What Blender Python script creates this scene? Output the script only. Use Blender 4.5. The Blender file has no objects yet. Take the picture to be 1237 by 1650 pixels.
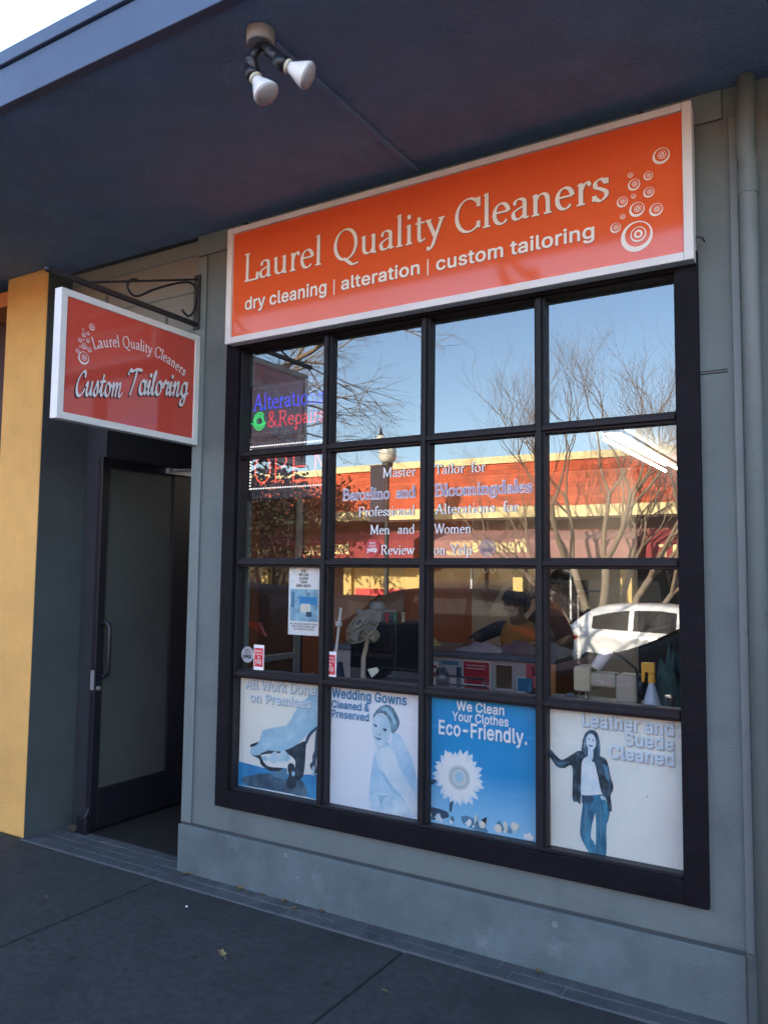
import bpy, math, random
from mathutils import Vector, Matrix
from mathutils.geometry import delaunay_2d_cdt, tessellate_polygon
R=math.radians
scene=bpy.context.scene
C=scene.collection
rnd=random.Random(7)
# ---------------------------------------------------------------- camera
cd=bpy.data.cameras.new('camera'); cd.sensor_fit='VERTICAL'; cd.sensor_height=24; cd.lens=18.868; cd.clip_start=.05; cd.clip_end=400
cam=bpy.data.objects.new('camera',cd); C.objects.link(cam); scene.camera=cam
_y,_p,_r=R(31.351),R(4.4145),R(.6594)
_f=Vector((-math.sin(_y)*math.cos(_p),math.cos(_y)*math.cos(_p),math.sin(_p))); _x=Vector((math.cos(_y),math.sin(_y),0)); _u=_x.cross(_f)
_rx=_x*math.cos(_r)+_u*math.sin(_r); _ux=_u*math.cos(_r)-_x*math.sin(_r)
_m=Matrix((_rx,_ux,-_f)).transposed().to_4x4(); _m.translation=(2.875,-3.238,1.593); cam.matrix_world=_m
# ---------------------------------------------------------------- sky, sun, exposure
SUN=Vector((-.72,3.2,1.33)).normalized()          # towards the sun: low, behind the shop
w=bpy.data.worlds.new('World'); scene.world=w; w.use_nodes=True; nt=w.node_tree
sky=nt.nodes.new('ShaderNodeTexSky'); sky.sky_type='NISHITA'; sky.sun_disc=False
sky.sun_elevation=math.asin(SUN.z); sky.sun_rotation=math.atan2(SUN.x,SUN.y); sky.altitude=50; sky.air_density=1.0; sky.dust_density=.6; sky.ozone_density=1.6
nt.links.new(sky.outputs[0],nt.nodes['Background'].inputs[0]); nt.nodes['Background'].inputs[1].default_value=.15
sd=bpy.data.lights.new('sun','SUN'); sd.energy=4.6; sd.angle=R(.5); sd.color=(1,.9,.74)
so=bpy.data.objects.new('sun',sd); C.objects.link(so); so.rotation_euler=(-SUN).to_track_quat('-Z','Y').to_euler(); so.location=(-5,30,20)
scene.view_settings.view_transform='Standard'; scene.view_settings.look='None'; scene.view_settings.exposure=2.5; scene.view_settings.gamma=1
scene.cycles.use_denoising=True; scene.cycles.max_bounces=8; scene.cycles.transparent_max_bounces=16; scene.cycles.sample_clamp_indirect=12
# ---------------------------------------------------------------- lettering: a pen-stroke typeface of our own
def arc(cx,cy,rx,ry,a0,a1):
    n=max(4,int(abs(a1-a0)/18))
    return ('k',[(cx+rx*math.cos(math.radians(a0+(a1-a0)*i/n)),cy+ry*math.sin(math.radians(a0+(a1-a0)*i/n))) for i in range(n+1)])
def crv(*p):
    P=[p[0]]+list(p)+[p[-1]]; out=[]
    for i in range(1,len(P)-2):
        a,b,c,d=P[i-1],P[i],P[i+1],P[i+2]
        for k in range(5):
            t=k/5; out.append(tuple(.5*(2*b[j]+(c[j]-a[j])*t+(2*a[j]-5*b[j]+4*c[j]-d[j])*t*t+(3*b[j]-a[j]-3*c[j]+d[j])*t**3) for j in (0,1)))
    return ('k',out+[p[-1]])
def ln(*p): return ('k',list(p))
def ser(x,y,w=9): return ('s',x,y,w)
def dot(x,y,r=5): return ('d',x,y,r)
def flag(x,y): return ('f',x,y)
GL={
'l':(26,[ln((13,0),(13,71)),ser(13,1),flag(13,71)]),
'i':(26,[ln((13,0),(13,43)),ser(13,1),flag(13,43),dot(13,60,5.5)]),
'r':(36,[ln((13,0),(13,43)),ser(13,1),flag(13,43),crv((14,28),(19,37),(26,42),(32,40)),dot(31,38,4.5)]),
'n':(56,[ln((13,0),(13,43)),ser(13,1),flag(13,43),crv((14,30),(21,39),(31,41),(39,35),(41,24),(41,0)),ser(41,1)]),
'm':(86,[ln((13,0),(13,43)),ser(13,1),flag(13,43),crv((14,30),(21,39),(31,41),(39,35),(41,24),(41,0)),ser(41,1),crv((42,30),(50,39),(60,41),(68,35),(70,24),(70,0)),ser(70,1)]),
'u':(56,[crv((13,43),(13,18),(15,7),(23,2),(33,4),(41,13)),flag(13,43),ln((41,43),(41,0)),flag(41,43),ln((41,1),(49,1))]),
'a':(45,[crv((9,34),(13,40),(22,42),(31,38),(33,30),(33,8),(36,2),(43,3)),dot(10,34,4),crv((33,26),(20,23),(8,17),(7,8),(13,2),(24,3),(33,11))]),
'e':(45,[ln((6,24),(39,24)),arc(23,21,17,21,8,318)]),
'o':(49,[arc(24,21,19,21,0,360)]),
'c':(43,[arc(24,21,18,21,48,318),dot(35,34,4)]),
's':(37,[crv((30,34),(20,42),(9,37),(9,28),(19,23),(30,16),(30,7),(18,0),(6,8)),ln((31,42),(31,31)),ln((6,12),(6,1))]),
't':(33,[crv((14,54),(14,16),(15,6),(20,1),(30,5)),ln((4,41),(29,41))]),
'd':(54,[arc(24,21,18,21,0,360),ln((40,0),(40,71)),flag(40,71),ln((40,1),(48,1))]),
'p':(54,[ln((13,-23),(13,43)),ser(13,-22),flag(13,43),arc(29,21,18,21,0,360)]),
'g':(47,[arc(20,28,14,14,0,360),crv((30,39),(36,43),(43,42)),crv((14,15),(9,9),(14,3),(28,1),(38,-5),(36,-16),(22,-21),(8,-17),(6,-8),(14,1))]),
'y':(47,[ln((5,42),(24,3)),ln((41,42),(24,3)),crv((24,3),(17,-13),(9,-21),(3,-19)),dot(5,-18,4),ser(6,42,8),ser(40,42,8)]),
'v':(47,[ln((5,42),(23,0)),ln((41,42),(23,0)),ser(6,42,8),ser(40,42,8)]),
'w':(70,[ln((5,42),(22,0)),ln((36,42),(22,0)),ln((34,42),(48,0)),ln((64,42),(48,0)),ser(6,42,8),ser(35,42,7),ser(63,42,8)]),
'f':(30,[crv((32,64),(27,70),(20,68),(14,58),(14,40),(14,0)),dot(31,64,4.5),ser(14,1),ln((4,41),(29,41))]),
'L':(55,[ln((15,0),(15,69)),ser(15,68),ln((6,1.5),(49,1.5)),ln((49,0),(51,18))]),
'Q':(78,[arc(37,34,31,35,0,360),crv((32,2),(44,-6),(58,-15),(76,-13))]),
'C':(68,[arc(37,34,31,35,42,318),ln((61,68),(61,48)),ln((61,18),(60,4))]),
'M':(88,[ln((14,0),(16,69)),ln((16,69),(43,4)),ln((70,69),(43,4)),ln((71,0),(71,69)),ser(14,1),ser(71,1),ser(11,68,7),ser(76,68,7)]),
'T':(62,[ln((4,67.5),(58,67.5)),ln((31,0),(31,69)),ser(31,1),ln((4,69),(3,52)),ln((58,69),(59,52))]),
'B':(64,[ln((14,0),(14,69)),crv((6,67.5),(32,67.5),(45,62),(46,49),(39,38),(14,36)),crv((14,36),(40,36),(54,29),(54,12),(44,2),(30,1.5),(6,1.5))]),
'P':(60,[ln((14,0),(14,69)),ser(14,1),crv((6,67.5),(32,67.5),(50,64),(52,49),(46,36),(30,32),(14,33))]),
'R':(66,[ln((14,0),(14,69)),ser(14,1),crv((6,67.5),(32,67.5),(48,64),(50,50),(43,38),(30,34),(14,34)),crv((30,34),(44,16),(56,1),(64,1))]),
'A':(66,[ln((33,69),(8,0)),ln((33,69),(56,0)),ln((17,23),(47,23)),ser(8,1,9),ser(56,1,9)]),
'W':(92,[ln((7,68),(28,0)),ln((46,68),(28,0)),ln((46,68),(66,0)),ln((86,68),(66,0)),ser(8,68),ser(46,68),ser(85,68)]),
'Y':(64,[ln((6,68),(32,30)),ln((58,68),(32,30)),ln((32,34),(32,0)),ser(32,1),ser(7,68),ser(57,68)]),
'K':(66,[ln((14,0),(14,69)),ser(14,1),ser(14,68),ln((14,28),(52,68)),ln((28,40),(56,0)),ser(57,1),ser(52,68,7)]),
'N':(72,[ln((14,0),(14,69)),ln((14,69),(58,0)),ln((58,0),(58,69)),ser(14,1),ser(58,68),ser(11,68,7)]),
'F':(56,[ln((14,0),(14,69)),ser(14,1),ln((6,67.5),(50,67.5)),ln((50,69),(51,53)),ln((14,36),(38,36)),ln((38,43),(38,29))]),
'E':(60,[ln((14,0),(14,69)),ln((6,67.5),(52,67.5)),ln((52,69),(53,53)),ln((14,36),(38,36)),ln((38,43),(38,29)),ln((6,1.5),(54,1.5)),ln((54,0),(56,17))]),
'S':(52,[crv((44,56),(34,68),(18,67),(9,56),(13,43),(28,36),(43,27),(45,13),(34,2),(17,2),(7,14)),ln((44,69),(44,52)),ln((7,18),(7,1))]),
'K2':(10,[]),'U':(72,[crv((14,69),(14,24),(18,8),(34,0),(50,6),(57,22),(57,69)),ser(14,68),ser(57,68)]),
'H':(76,[ln((14,0),(14,69)),ln((60,0),(60,69)),ln((14,35),(60,35)),ser(14,1),ser(60,1),ser(14,68),ser(60,68)]),
"'":(20,[ln((10,70),(9,54))]),'.':(22,[dot(10,4,5)]),'-':(30,[ln((5,24),(26,24))]),
}
GS=dict(GL)   # brush script: its own letter forms
GS.update({
'C':(60,[crv((52,56),(50,68),(38,70),(20,52),(12,28),(18,6),(34,-2),(50,8),(58,18))]),
'T':(62,[crv((2,58),(8,70),(20,66),(40,72),(66,70)),crv((42,70),(36,40),(28,14),(22,-2))]),
'a':(44,[arc(20,20,14,20,60,400),crv((36,40),(34,14),(38,2),(46,8))]),
'u':(46,[crv((4,30),(10,40),(12,30),(10,10),(16,0),(26,6),(34,24)),crv((36,40),(34,14),(38,2),(48,8))]),
's':(36,[crv((2,8),(14,26),(20,44),(26,26),(26,6),(14,0),(6,8)),]),
't':(30,[crv((2,12),(14,40),(18,62)),crv((18,62),(13,24),(14,4),(22,2),(32,12)),ln((4,42),(32,45))]),
'o':(42,[arc(20,20,14,20,80,440),crv((24,40),(34,32),(44,36))]),
'm':(68,[crv((2,30),(9,41),(11,28),(9,0)),crv((10,14),(20,36),(29,40),(31,26),(29,0)),crv((30,14),(40,36),(50,40),(52,26),(50,4),(58,0),(68,10))]),
'n':(46,[crv((2,30),(9,41),(11,28),(9,0)),crv((10,14),(20,36),(29,40),(31,26),(29,4),(37,0),(48,10))]),
'i':(22,[crv((2,24),(10,41),(9,10),(13,1),(24,9)),dot(13,57,6)]),
'l':(22,[crv((2,16),(14,52),(14,70),(8,56),(8,14),(13,1),(24,9)),]),
'r':(34,[crv((2,24),(9,44),(16,36),(28,38),(24,16),(27,2),(36,9))]),
'g':(44,[arc(20,20,14,20,60,400),crv((36,40),(33,0),(26,-26),(12,-28),(8,-16),(24,-4),(46,8))]),
})
_gc={}
def glyph(ch,T,t,script,e):
    key=(ch,T,t,script,e)
    if key in _gc: return _gc[key]
    adv,strokes=(GS if script else GL)[ch]; V=[];F=[]
    def quad(*q):
        q=sorted(set((round(x,3),round(y,3)) for x,y in q)); h=[]
        for pts in (q,q[::-1]):                    # convex outline, counter-clockwise
            k=len(h)
            for p in pts:
                while len(h)>=k+2 and (h[-1][0]-h[-2][0])*(p[1]-h[-2][1])-(h[-1][1]-h[-2][1])*(p[0]-h[-2][0])<=1e-6: h.pop()
                h.append(p)
            h.pop()
        if len(h)>2: n=len(V); V.extend(h); F.append(list(range(n,n+len(h))))
    def disk(x,y,r):
        n=len(V); V.extend((x+r*math.cos(k*math.pi/5),y+r*math.sin(k*math.pi/5)) for k in range(10)); F.append(list(range(n,n+10)))
    nib=math.radians(40 if script else 14)
    for s in strokes:
        if s[0]=='k':
            P=s[1]; n=len(P); L=[];R=[]
            for i,p in enumerate(P):
                a=P[max(0,i-1)];b=P[min(n-1,i+1)]
                if i in (0,n-1) and n>6 and math.dist(P[0],P[-1])<.01: a,b=P[-2],P[1]
                dx,dy=b[0]-a[0],b[1]-a[1]; d=math.hypot(dx,dy) or 1; dx/=d;dy/=d
                w=(t+(T-t)*abs(math.sin(math.atan2(dy,dx)-nib))**1.6)/2+e
                x,y=p
                if e and i==0: x-=dx*e;y-=dy*e
                if e and i==n-1: x+=dx*e;y+=dy*e
                L.append((x-dy*w,y+dx*w)); R.append((x+dy*w,y-dx*w))
            for i in range(n-1): quad(R[i],R[i+1],L[i+1],L[i])
            if script: disk(*P[0],T*.38+e); disk(*P[-1],T*.3+e)
        elif s[0]=='s' and not script:
            _,x,y,w=s; h=t*.55+e; w=w+e
            quad((x-w,y-h),(x+w,y-h),(x+w,y+h),(x-w,y+h))
        elif s[0]=='f' and not script:
            _,x,y=s; quad((x-8-e,y-5-e),(x+e,y-3.5-e),(x+e,y+e),(x-8-e,y-3+e))
        elif s[0]=='d': disk(s[1],s[2],s[3]*(1.1 if script else 1)+e)
    if not V: r=(adv,[],[])
    else:
        o=delaunay_2d_cdt([Vector(v) for v in V],[],F,0,1e-4)
        fs=[f for f,og in zip(o[2],o[5]) if og]
        r=(adv,[(v.x,v.y) for v in o[0]],fs)
    _gc[key]=r; return r
def pen(text,x0,x1,base,cap,T=10,t=3.4,script=False,e=0,shear=0,space=28,path=None):
    """letters between x0 and x1 on the line base, capitals cap high -> verts (x,z), faces"""
    W=sum(space if c==' ' else (GS if script else GL)[c][0] for c in text); sx=(x1-x0)/W; sy=cap/69
    V=[];F=[];u=0
    for c in text:
        if c==' ': u+=space; continue
        adv,v,f=glyph(c,T,t,script,e); n=len(V)
        for (x,y) in v:
            X,Y=x0+(u+x+shear*y)*sx,y*sy
            V.append(path(X,Y,x0+(u+adv/2)*sx) if path else (X,base+Y))
        F+=[[n+i for i in q] for q in f]; u+=adv
    return V,F
SF={'&':(448,[[197,-7,159,-4,125,5,96,20,72,39,54,62,41,89,34,133,36,158,43,180,67,217,140,279,237,352,255,375,262,405,256,431,245,445,231,455,201,461,168,453,145,431,137,406,138,384,145,363,169,327,438,0,364,0,121,293,105,313,87,344,77,376,76,412,85,447,97,468,114,485,146,504,185,513,215,513,242,508,266,499,302,469,314,449,321,428,324,404,321,378,307,346,291,325,256,293,142,208,116,183,105,166,97,140,99,112,109,87,127,67,143,57,172,48,217,48,251,59,292,86,310,105,324,127,341,165,349,224,408,224,404,172,392,131,371,92,333,47,299,20,271,7,226,-5]]),"'":(206,[[78,318,70,509,136,509,128,318]]),'-':(453,[[337,244,337,188,114,188,114,244]]),'.':(188,[[95,-4,75,0,63,9,54,20,50,34,50,48,58,68,75,82,95,87,110,85,128,73,139,55,141,41,139,27,128,9,116,0]]),'1':(453,[[76,0,76,55,391,55,391,0],[276,509,276,0,212,0,212,448,86,358,86,427,198,509]]),'9':(453,[[226,516,262,512,295,502,324,485,349,462,368,434,386,384,389,347,386,317,373,270,356,234,331,192,200,0,130,0,301,248,307,248,287,221,257,202,242,197,200,195,167,202,137,214,101,243,76,283,64,333,67,388,71,405,85,436,104,463,128,485,174,508],[226,460,193,455,174,446,157,433,138,407,130,387,125,352,127,327,138,295,157,270,174,257,193,248,226,243,259,248,279,257,295,270,309,286,319,305,327,338,323,386,303,425,269,451,249,458]]),':':(188,[[95,-4,75,0,63,9,54,20,50,34,50,48,58,68,75,82,95,87,110,85,128,73,139,55,141,41,139,27,128,9,116,0],[95,271,81,273,63,284,54,296,50,309,52,331,63,349,81,360,95,362,110,360,128,349,139,331,141,316,139,302,128,284,110,273]]),'A':(480,[[16,0,201,509,276,509,463,0,395,0,287,302,232,478,245,478,213,371,85,0],[110,142,110,199,370,199,370,142]]),'B':(456,[[60,0,60,509,261,508,298,502,329,491,354,474,381,442,395,403,398,361,391,329,376,304,349,281,315,267,315,262,334,259,354,251,372,239,396,214,408,192,415,166,418,136,415,107,407,79,392,55,372,34,344,18,311,6,247,0],[125,57,267,58,304,65,318,72,339,89,354,123,355,147,351,166,342,184,315,213,296,223,273,229,125,231],[125,285,249,286,279,292,297,301,318,319,328,334,334,352,335,385,328,409,313,429,302,437,275,448,240,452,125,452]]),'C':(510,[[267,-7,217,-2,171,13,131,39,97,73,82,93,59,140,45,193,40,254,45,315,59,369,82,415,97,436,131,470,171,495,217,510,267,516,298,514,340,504,367,494,402,471,432,442,455,406,466,378,473,348,408,348,399,378,384,402,365,423,350,434,324,446,277,456,231,452,199,441,169,422,134,381,117,345,107,303,103,254,107,206,117,163,134,127,157,98,184,76,215,61,249,54,277,53,306,57,350,75,378,99,399,131,408,160,473,160,455,103,432,67,402,38,367,15,327,0]]),'D':(502,[[219,0,96,0,96,57,215,57,261,61,301,72,347,103,370,132,392,187,399,255,392,323,379,361,360,392,335,418,320,428,285,443,244,451,93,452,93,509,254,507,307,498,331,489,373,465,407,432,433,391,451,342,457,315,462,255,457,195,443,142,421,97,390,60,351,31,303,11,249,1],[125,509,125,0,60,0,60,509]]),'E':(419,[[60,0,60,509,372,509,372,452,125,452,125,286,355,286,355,229,125,229,125,57,375,57,375,0]]),'F':(410,[[60,0,60,509,369,509,369,452,125,452,125,278,346,278,346,221,125,221,125,0]]),'G':(520,[[269,-7,217,-2,171,14,130,39,96,73,69,116,59,140,45,194,40,254,41,285,51,343,69,393,96,436,129,470,170,495,215,510,265,516,296,514,340,504,392,478,424,450,449,416,462,391,474,349,408,349,397,377,370,415,341,437,306,451,265,456,230,452,198,441,169,422,145,397,125,364,111,325,104,279,104,229,111,184,125,145,145,112,184,76,216,61,233,57,285,54,317,59,345,71,369,88,396,123,412,168,415,202,434,199,283,199,283,256,478,256,474,152,461,110,439,73,411,43,377,19,337,2]]),'H':(517,[[60,0,60,509,125,509,125,289,392,289,392,509,457,509,457,0,392,0,392,232,125,232,125,0]]),'I':(300,[[31,0,31,57,118,57,118,452,31,452,31,509,269,509,269,452,183,452,183,57,269,57,269,0]]),'K':(467,[[104,145,104,216,174,303,364,509,448,509,231,276],[60,0,60,509,125,509,125,0],[372,0,188,259,228,309,449,0]]),'L':(393,[[60,0,60,509,125,509,125,57,361,57,361,0]]),'N':(523,[[60,0,60,509,136,509,363,151,414,55,405,54,399,157,399,509,463,509,463,0,387,0,177,331,108,452,119,454,125,291,125,0]]),'O':(533,[[267,-7,217,-2,171,13,131,39,97,73,82,93,59,140,45,193,40,254,45,315,59,369,82,415,97,436,131,470,171,495,217,510,267,516,317,510,363,495,403,470,437,436,464,393,474,369,488,315,493,254,488,193,474,140,464,115,437,73,403,39,363,13,317,-2],[267,53,318,61,349,76,377,98,399,127,416,163,427,205,430,254,427,303,416,346,399,382,377,411,364,423,334,441,302,452,267,456,232,452,199,441,170,422,145,397,125,364,111,325,103,254,111,183,125,144,145,112,170,86,199,68,232,57]]),'P':(445,[[60,0,60,509,258,508,298,501,332,487,360,468,371,456,397,415,408,365,406,313,390,265,360,227,347,216,316,199,279,189,235,186,109,186,109,242,248,243,275,247,306,262,328,284,343,325,343,371,328,411,315,426,297,439,262,450,125,452,125,0]]),'R':(449,[[60,0,60,509,259,508,299,501,333,489,372,459,397,419,409,370,406,317,403,301,390,271,361,235,317,210,279,201,258,198,96,198,96,255,234,255,276,259,307,272,329,292,338,309,345,340,345,364,334,405,315,428,298,440,275,448,248,452,125,452,125,0],[353,0,230,229,303,229,428,0]]),'S':(447,[[224,-9,182,-6,144,3,112,17,85,36,64,60,49,88,38,137,104,137,112,105,130,80,156,63,200,51,250,51,286,60,323,84,340,109,345,129,345,149,337,172,320,190,296,205,160,247,118,266,86,289,64,318,57,335,52,372,56,405,67,434,85,460,109,481,138,498,189,513,227,516,266,513,300,504,331,490,357,471,377,449,392,422,401,378,337,378,335,393,323,418,289,445,243,458,200,457,167,448,141,432,129,418,117,394,115,376,121,348,138,327,169,308,312,264,359,238,375,224,395,198,406,165,408,139,405,107,394,77,377,51,353,28,323,11,288,-2]]),'T':(449,[[32,452,32,509,417,509,417,452,257,452,257,0,193,0,193,452]]),'U':(517,[[259,-8,192,0,137,25,95,64,69,114,60,173,60,509,124,509,124,178,130,137,148,102,165,83,200,62,243,52,275,52,318,62,352,83,377,113,387,137,393,178,393,509,457,509,457,173,448,114,433,80,422,64,380,25,325,0]]),'V':(480,[[204,0,16,509,84,509,192,206,248,31,235,31,267,138,395,509,463,509,278,0]]),'W':(686,[[155,0,16,509,82,509,163,196,197,40,189,40,211,145,306,509,380,509,462,196,497,40,488,40,510,145,603,509,670,509,530,0,455,0,368,323,351,391,336,475,350,475,335,395,230,0]]),'X':(474,[[18,0,217,284,217,236,29,509,104,509,204,361,243,292,232,292,252,329,374,509,446,509,259,239,259,287,456,0,382,0,268,165,230,231,244,231,225,196,182,129,91,0]]),'Y':(472,[[203,0,203,208,16,509,91,509,222,292,250,230,224,230,251,293,381,509,455,509,268,208,268,0]]),'a':(389,[[160,-9,119,-4,94,5,73,18,55,35,41,55,33,80,30,108,35,143,43,161,55,176,69,188,95,202,125,211,234,227,265,235,276,255,270,290,258,309,240,322,224,328,196,331,166,328,149,322,118,301,100,274,41,291,53,317,69,337,88,354,121,371,145,379,182,384,249,377,277,366,302,347,322,320,331,297,337,251,337,0,277,0,277,52,272,52,252,25,232,9,195,-5],[170,45,218,54,237,64,258,85,274,119,276,190,259,182,134,159,108,144,99,134,92,113,92,97,102,72,130,52]]),'c':(396,[[207,-8,150,1,117,16,88,39,65,68,48,103,38,143,34,187,38,233,48,273,65,308,88,337,117,360,150,376,187,383,218,384,270,374,305,356,340,322,362,277,303,262,290,289,270,311,242,325,193,329,179,327,155,317,136,302,120,282,108,258,98,217,98,158,108,117,114,105,127,83,155,59,167,53,207,46,243,52,271,66,292,89,304,117,363,102,352,73,341,56,306,21,261,-1]]),'d':(424,[[195,-8,159,-4,126,7,85,39,63,68,47,103,37,143,35,165,37,234,47,274,64,309,85,338,112,361,159,381,209,384,244,377,282,352,306,319,311,319,311,509,372,509,372,0,313,0,313,59,307,59,287,31,261,9,233,-4],[205,47,218,47,253,58,272,73,288,92,304,128,312,189,304,250,300,263,281,296,263,312,242,323,205,330,178,327,155,318,127,294,114,273,104,248,96,189,104,130,120,93,136,74,155,59,178,50]]),'e':(404,[[212,-8,151,1,117,16,88,39,65,68,48,103,38,143,34,187,38,231,48,271,64,307,87,336,115,359,148,375,205,384,230,383,266,374,289,364,319,341,337,321,357,282,366,250,371,214,371,169,75,169,75,221,338,221,310,202,302,257,286,290,263,314,231,328,205,330,167,324,146,313,121,290,104,259,96,223,98,146,110,106,124,85,141,68,173,52,221,46,246,50,274,63,295,84,306,105,365,91,356,68,343,48,306,16,283,4,256,-4]]),'g':(425,[[207,-151,160,-147,111,-130,74,-103,51,-69,101,-41,133,-76,163,-92,195,-97,225,-96,241,-94,270,-83,293,-65,307,-40,311,-6,311,68,306,68,287,41,261,20,233,9,209,5,160,8,128,19,99,36,64,74,42,126,34,191,37,236,47,275,64,310,86,338,112,361,143,376,160,381,196,384,222,383,244,377,277,358,308,319,313,319,313,379,372,379,372,-28,369,-46,350,-90,341,-102,318,-121,291,-136,275,-141],[205,59,231,62,254,69,281,90,300,121,308,147,312,176,308,238,295,276,273,305,254,319,231,327,205,330,178,327,155,318,136,304,120,285,104,250,96,193,98,162,104,135,114,111,128,91,145,76,167,65]]),'h':(410,[[114,227,114,0,53,0,53,509,114,509,114,287,102,287,119,324,140,352,165,370,195,381,242,384,270,379,295,369,326,344,347,307,356,259,357,0,296,0,295,252,288,281,273,304,252,320,225,328,199,329,170,322,145,306,126,283,118,263]]),'i':(167,[[53,0,53,379,114,379,114,0],[84,443,59,450,46,465,41,483,43,496,54,512,71,522,84,524,97,522,114,512,122,502,126,490,122,465,114,455,103,447]]),'k':(381,[[110,137,110,212,121,212,284,379,360,379,184,199,177,199],[53,0,53,509,114,509,114,0],[294,0,148,186,191,229,372,0]]),'l':(189,[[139,-2,108,1,83,12,60,41,53,68,53,509,114,509,115,80,120,62,127,56,139,52,170,54,181,3]]),'m':(610,[[53,0,53,379,112,379,112,295,108,295,120,328,140,354,163,372,190,383,209,386,250,382,264,377,287,361,312,325,321,295,312,295,330,335,345,351,371,370,402,382,450,386,474,381,508,365,534,339,551,303,556,272,557,0,496,0,495,269,487,295,473,313,453,324,431,330,399,329,374,320,355,304,345,290,339,274,335,247,335,0,274,0,274,260,271,283,261,303,253,311,234,323,212,330,182,329,150,316,131,297,121,281,114,250,114,0]]),'n':(410,[[114,227,114,0,53,0,53,379,112,379,112,287,102,287,119,324,140,352,165,370,195,381,242,384,270,379,295,369,316,353,333,333,347,307,356,259,357,0,296,0,295,252,288,281,273,304,252,320,225,328,199,329,170,322,145,306,126,283,118,263]]),'o':(415,[[207,-8,150,1,117,16,88,39,65,68,48,103,38,143,34,187,38,233,48,273,65,308,88,337,117,360,150,376,207,384,265,376,299,360,327,337,350,308,367,273,378,233,381,187,378,143,367,103,350,68,327,39,299,16,265,1,228,-7],[207,46,248,53,270,66,288,83,307,117,319,173,315,231,302,271,288,292,270,310,248,323,207,330,167,323,145,310,127,292,114,271,104,245,96,187,98,158,108,117,127,83,145,66,167,53]]),'p':(424,[[53,-143,53,379,112,379,112,319,118,319,137,346,155,363,171,373,191,380,215,384,248,383,265,381,298,369,327,350,351,325,370,293,383,255,389,212,389,165,383,122,370,84,351,52,313,16,282,1,248,-7,216,-8,182,-1,143,25,118,59,114,59,114,-143],[220,47,247,50,269,59,297,83,316,117,324,144,328,174,324,234,316,261,304,284,289,303,270,318,247,327,220,330,182,323,161,312,144,296,125,263,117,236,113,206,117,142,125,115,137,92,152,73,172,58,207,47]]),'q':(424,[[372,-143,311,-143,311,59,306,59,275,19,243,-1,209,-8,177,-7,142,1,111,16,74,52,55,84,42,122,35,165,35,212,42,255,55,293,74,325,98,350,127,369,159,381,222,383,244,377,269,363,282,352,307,319,313,319,313,379,372,379],[205,47,218,47,253,58,272,73,288,92,304,128,312,189,304,250,300,263,281,296,263,312,242,323,205,330,178,327,155,318,127,294,114,273,104,248,96,189,104,130,120,93,136,74,155,59,178,50]]),'r':(259,[[53,0,53,379,112,379,112,321,115,321,126,342,142,360,163,374,200,384,243,384,243,322,207,326,168,319,137,298,121,275,114,247,114,0]]),'s':(365,[[182,-8,125,-1,79,21,54,47,43,69,36,94,94,107,102,84,124,60,144,51,181,45,223,51,244,62,260,77,268,103,266,118,254,136,223,152,130,175,83,198,63,219,56,231,48,258,48,287,53,310,65,332,82,350,115,370,142,379,171,384,202,384,242,377,283,355,311,321,324,290,268,277,261,294,250,309,234,322,214,330,174,332,140,322,117,303,109,286,109,269,114,255,131,238,159,226,249,204,282,190,315,161,327,136,331,107,328,81,319,58,295,28,273,13,246,1,216,-6]]),'t':(227,[[204,379,204,327,6,327,6,379],[65,471,126,471,126,88,132,66,146,54,161,50,202,54,213,2,168,-4,117,5,92,21,82,32,69,59,65,93]]),'u':(410,[[182,-5,153,-3,127,5,104,18,84,36,63,72,53,120,53,379,114,379,114,144,117,112,129,86,147,66,171,54,200,50,231,54,257,67,272,80,288,106,296,140,296,379,357,379,357,0,298,0,298,92,307,92,300,72,281,39,269,27,257,17,230,3,215,-2]]),'v':(389,[[163,0,17,379,84,379,165,155,206,21,184,21,224,155,305,379,371,379,226,0]]),'w':(567,[[138,0,23,379,87,379,154,137,175,41,165,41,186,135,252,379,316,379,382,136,402,41,391,41,413,135,480,379,545,379,429,0,368,0,319,172,277,338,291,338,263,225,199,0]]),'y':(389,[[47,-139,61,-86,104,-89,125,-79,143,-54,163,-1,17,379,84,379,165,155,206,21,184,21,202,87,305,379,371,379,204,-58,189,-90,163,-121,148,-132,131,-139,102,-145]]),'|':(230,[[141,673,141,-164,88,-164,88,673]])}
SCAP=509;SSPACE=188
_sc={}
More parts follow.
